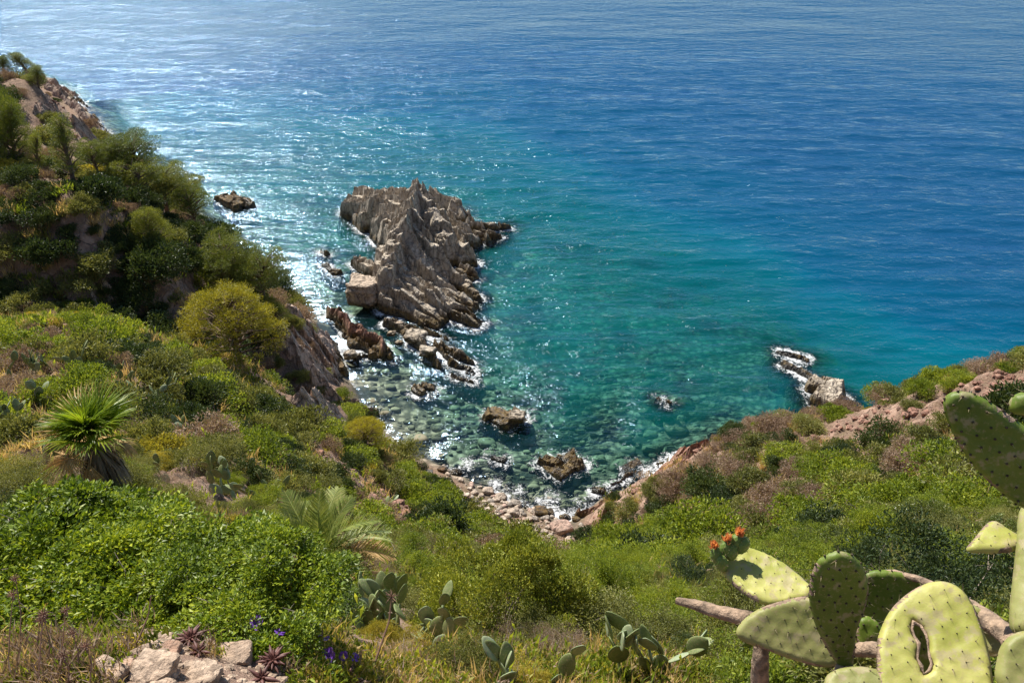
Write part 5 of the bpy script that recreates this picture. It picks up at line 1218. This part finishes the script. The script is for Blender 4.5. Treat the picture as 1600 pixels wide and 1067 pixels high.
# fruits and blossoms on the pale pad
M_fruit = pad_mat('cactus_fruit', (.10, .17, .03), (.16, .22, .05), dots=False, sc=30); M_petal = leaf_mat('petal_orange', (.52, .17, .07), (.62, .27, .12), (.70, .42, .22), .35)
for i, (x, y, dx, fl) in enumerate([(1120, 868, -.3, 1), (1135, 858, 0, 1), (1150, 848, .15, 1), (1128, 880, -.3, 0), (1143, 862, .1, 0), (1160, 852, .4, 0), (1138, 848, 0, 0)]):
    q = px3(x, y, 2.6); up = unit(np.array([dx, .15, 1.])); B = MB(); U, Fi = ICO4; k_ = U * np.array([.019, .019, .030])
    k_ = k_ * (1 + .10 * np.maximum(0, np.sin(U[:, 2:3] * 14) * np.cos(np.arctan2(U[:, 1:2], U[:, 0:1]) * 7)))
    R_ = np.array(Vector(up).to_track_quat('Z', 'Y').to_matrix()); B.add(k_ @ R_.T, Fi)
    for _ in range(26):
        d_ = unit(rng.normal(size=3)); s_ = (d_ * [.019, .019, .03]) @ R_.T; B.tube([s_, s_ + unit(d_ @ R_.T) * .008], [.0006, .0002], 3, 1, False)
    o = part('fruit', B.mesh('fruit', [M_fruit, M_spine], True), hero, loc=q - hb)
    if fl:
        r = np.random.default_rng(i); pos = unit(r.normal(size=(46, 3)) + [0, 0, 1.2]) * .006; ax = unit(pos * 120 + [0, 0, 1.3] + r.normal(size=(46, 3)) * .15)
        V, Fc = leaves((pos + [0, 0, .028]) @ R_.T, ax @ R_.T, r.uniform(.014, .028, 46), .5, r); part('blossom', mk_mesh('blossom', V, Fc, [M_petal]), o)

# ------------------------------------------------------------------ the near left corner: rocks, succulents, flowers, dry stems
M_fr = rock_mat('near_rock', [(.40, .28, .19), (.52, .38, .27), (.60, .47, .35), (.44, .33, .24)], wet=False, scale=7, crk=.12)
M_fr2 = rock_mat('near_rock_red', [(.40, .24, .16), (.50, .32, .22), (.56, .40, .3), (.46, .30, .21)], wet=False, scale=9, crk=.12)
for i, (x, y, wd, m_, lab) in enumerate([(245, 1052, 74, M_fr, 'large pale block at the bottom of the photo, left of the middle slab'), (368, 1030, 62, M_fr, 'pale tilted slab left of the purple-brown succulent'), (318, 1064, 60, M_fr, 'pale flat rock cut by the bottom edge'),
        (380, 1003, 34, M_fr2, 'orange-brown angular stone behind the tilted slab'), (335, 1000, 44, M_fr, 'pale stone behind the tilted slab'), (268, 1020, 36, M_fr2, 'brown flat stone behind the large block'), (165, 1066, 70, M_fr, 'tan rock at the bottom left corner of the stones'),
        (225, 1020, 24, M_fr, 'small pale stone at the edge of the bright bush'), (405, 1040, 22, M_fr2, 'reddish stone below the succulent'), (630, 1012, 30, M_fr, 'flat pale stone under the yellowish prickly pear'), (200, 1040, 20, M_fr2, 'small reddish stone left of the large block')]):
    boulder('rock', m_, x, y - 2, wd * .9, .5, 800 + i, lab, depth=.9, lift=.12, soft=.02, box=.15, rough=.02)
deb = MB()
for i in range(900):
    x, y = r9.uniform(-40, 480), r9.uniform(985, 1080); p = hit(x, y); s = .012 + .10 * r9.uniform() ** 4; V, Fc = stone((s, s * .8, s * .5), 3000 + i, ico=_ico(2)); deb.add(V + p, Fc)
o = link('rubble', deb.mesh('rubble', [M_fr])); tag(o, 'small stone rubble scattered between the foreground rocks', 'rubble', kind='stuff')
M_succ = plain('succulent_leaf', (.11, .04, .03), .6, .45, 40)
def rosette(px, py, R, n, seed, label, tall=.5, m_=None):
    r = np.random.default_rng(seed); p = hit(px, py); root = empty('succulent', p); tag(root, label, 'succulent')
    for i in range(n):
        f = i / n; a = i * 2.4; el = 1.35 - f * 1.2; l = R * (.35 + .75 * f) * r.uniform(.85, 1.1)
        d = np.array([math.cos(a) * math.cos(el), math.sin(a) * math.cos(el), math.sin(el)]); T = MB()
        q = np.array([d * l * s + np.array([0, 0, -.25 * l * s * s * f + .08 * l * s]) for s in np.linspace(0, 1, 6)])
        T.tube(q + [0, 0, R * tall], np.array([.07, .12, .135, .11, .06, .01]) * l, 7)
        part('leaf', T.mesh('leaf', [m_ or M_succ], True), root)
    T = MB(); T.tube([[0, 0, -.1], [0, 0, R * tall]], [R * .14, R * .12], 7); part('stem', T.mesh('stem', [M_bark]), root)
rosette(302, 1008, 0.096, 34, 1, 'reddish succulent rosette on top of the stones')
rosette(312, 1022, 0.088, 16, 2, 'flatter red succulent below the topmost rosette', .2)
rosette(430, 1045, 0.104, 34, 3, 'purple-brown spiky succulent right of the tilted slab', .6)
rosette(545, 1072, 0.128, 16, 4, 'brown succulent at the bottom edge among purple flowers')
rosette(412, 1070, 0.096, 14, 5, 'small red succulent at the bottom edge')
M_vio = leaf_mat('petal_violet', (.16, .06, .42), (.22, .09, .55), (.30, .15, .65), .35)
def flower(px, py, R, i):
    p = hit(px, py + 14); h_ = .24; root = empty('purple_flower', p); T = MB(); T.tube([[0, 0, 0], [.01, .01, h_ * .6], [0, 0, h_]], [.003, .002, .002], 5); part('stem', T.mesh('stem', [L_green]), root)
    V = [[0, 0, 0]]; Fc = []; n = 20
    for j in range(n):
        a = 2 * math.pi * j / n; rr_ = R * (1 - .18 * (math.cos(a * 5) < -.3)); V.append([rr_ * math.cos(a), rr_ * math.sin(a), R * (.5 + .1 * math.sin(a * 10))]); V.append([.35 * R * math.cos(a), .35 * R * math.sin(a), R * .42])
    for j in range(n):
        k_ = (j + 1) % n; Fc.append([1 + 2 * j, 1 + 2 * k_, 2 + 2 * k_, 2 + 2 * j]); Fc.append([2 + 2 * j, 2 + 2 * k_, 0, 0])
    V = np.array(V); f4 = np.array(Fc)[::2]; f3 = np.array(Fc)[1::2][:, :3]
    o = part('petals', mk_mesh('petals', V, [f4, f3], [M_vio]), root, loc=(0, 0, h_)); o.rotation_euler = (.5, random.uniform(-.5, .5), i)
    return root
for i, (x, y, R, lab) in enumerate([(415, 1000, .045, 'purple flower above the spiky succulent'), (476, 1005, .035, 'purple flower against the bright bush, second from the left'), (447, 1018, .032, 'purple flower touching the spiky succulent'), (505, 1020, .028, 'left of two small purple flowers on the herb'), (519, 1021, .028, 'right of two small purple flowers on the herb'),
        (524, 1048, .050, 'largest purple flower near the bottom edge'), (545, 1048, .03, 'small purple flower right of the largest one'), (560, 1050, .03, 'last purple flower toward the dry curved stem')]):
    tag(flower(x, y, R, i), lab, 'flower')
M_dst = plain('dry_stem', (.26, .15, .10), .8, .3, 30)
def dry_stem(name, pts, d0, label, rad=.005, head=.035):
    base = hit(pts[0][0], min(pts[0][1], 1180)); d0 = np.linalg.norm(base - EYE)
    Q = [base] + [px3(x, y, d0 - .02 * k) for k, (x, y) in enumerate(pts[1:], 1)]; Q = np.array(Q)
    root = empty(name, base); T = MB(); s = np.linspace(0, len(Q) - 1, 14); Qs = np.stack([np.interp(s, range(len(Q)), Q[:, k]) for k in range(3)], -1)
    T.tube(Qs - base, np.linspace(rad, rad * .5, 14), 6); part('stem', T.mesh('stem', [M_dst]), root)
    r = np.random.default_rng(len(pts)); e = Q[-1] - base; B = MB()
    for _ in range(30):
        d = unit(r.normal(size=3) + [0, 0, .3]); B.tube([e, e + d * head * r.uniform(.6, 1.1)], [.0015, .0025], 4)
    part('seed_head', B.mesh('seed_head', [M_dst]), root); tag(root, label, 'dried flower'); return root
dry_stem('dry_flower', [(438, 1012), (447, 960), (455, 910), (457, 872)], 3, 'tall dry flower stalk rising before the date palm')
dry_stem('dry_flower', [(576, 1064), (594, 1010), (608, 970), (612, 932)], 3, 'curved reddish dry stalk before the big prickly pear clump', .009, .05)
for i, (x, y, h) in enumerate([(30, 1010, 105), (55, 1030, 60), (75, 1040, 75), (95, 1050, 95), (120, 1050, 60), (12, 1050, 120), (140, 1060, 50), (60, 1060, 100), (105, 1065, 40)]):
    dry_stem('dry_flower', [(x, y + 20), (x + 3, y - h * .5), (x + (8 if i % 2 else -6), y - h)], 3, 'brown dry flower stalk among weeds in the lower left corner', .004, .03)['group'] = 'dry stalks in the lower left corner'
dry_stem('dry_twig', [(208, 1015), (222, 985), (232, 960), (236, 930)], 3, 'bare grey twig standing before the bright bush', .006, .0)
# herbs and weeds close to the viewer
r5 = np.random.default_rng(77); HT = [tuft(21, 160, .09, .10, L_green, .35), tuft(22, 90, .20, .08, M_straw, .04), tuft(23, 160, .08, .1, L_gold, .4), tuft(24, 80, .24, .08, L_dry, .06), tuft(25, 160, .08, .1, L_small, .4)]
pts, ix_ = [], []
for (x0, x1, y0, y1, n_t, pr) in [(0, 170, 930, 1080, 420, (.35, .2, .05, .3, .1)), (170, 450, 985, 1030, 25, (.2, .2, .1, .4, .1)), (455, 640, 1000, 1080, 600, (.1, .15, .4, .05, .3)), (600, 900, 1000, 1080, 600, (.42, .12, .16, .1, .2)), (900, 1180, 990, 1080, 420, (.4, .06, .2, .04, .3)), (1180, 1600, 980, 1080, 420, (.3, .2, .2, .2, .1))]:
    for _ in range(n_t):
        wx_, wy_ = r5.uniform(x0, x1), r5.uniform(y0, y1)
        if 530 < wx_ < 690 and wy_ < 1035: continue
        pts.append(hit(wx_, wy_)); ix_.append(r5.choice(5, p=np.array(pr) / sum(pr)))
o = instancer('weeds', pts, np.column_stack([r5.uniform(-.2, .2, (len(pts), 2)), r5.uniform(0, 6.28, len(pts))]), np.repeat((r5.uniform(.35, .9, len(pts)) * np.interp([np.linalg.norm(q - EYE) for q in pts], [3, 10], [.6, 1.1]))[:, None], 3, 1), ix_, HT)
tag(o, 'low herbs, dry grass and weeds right below the viewer', 'weeds', kind='stuff')
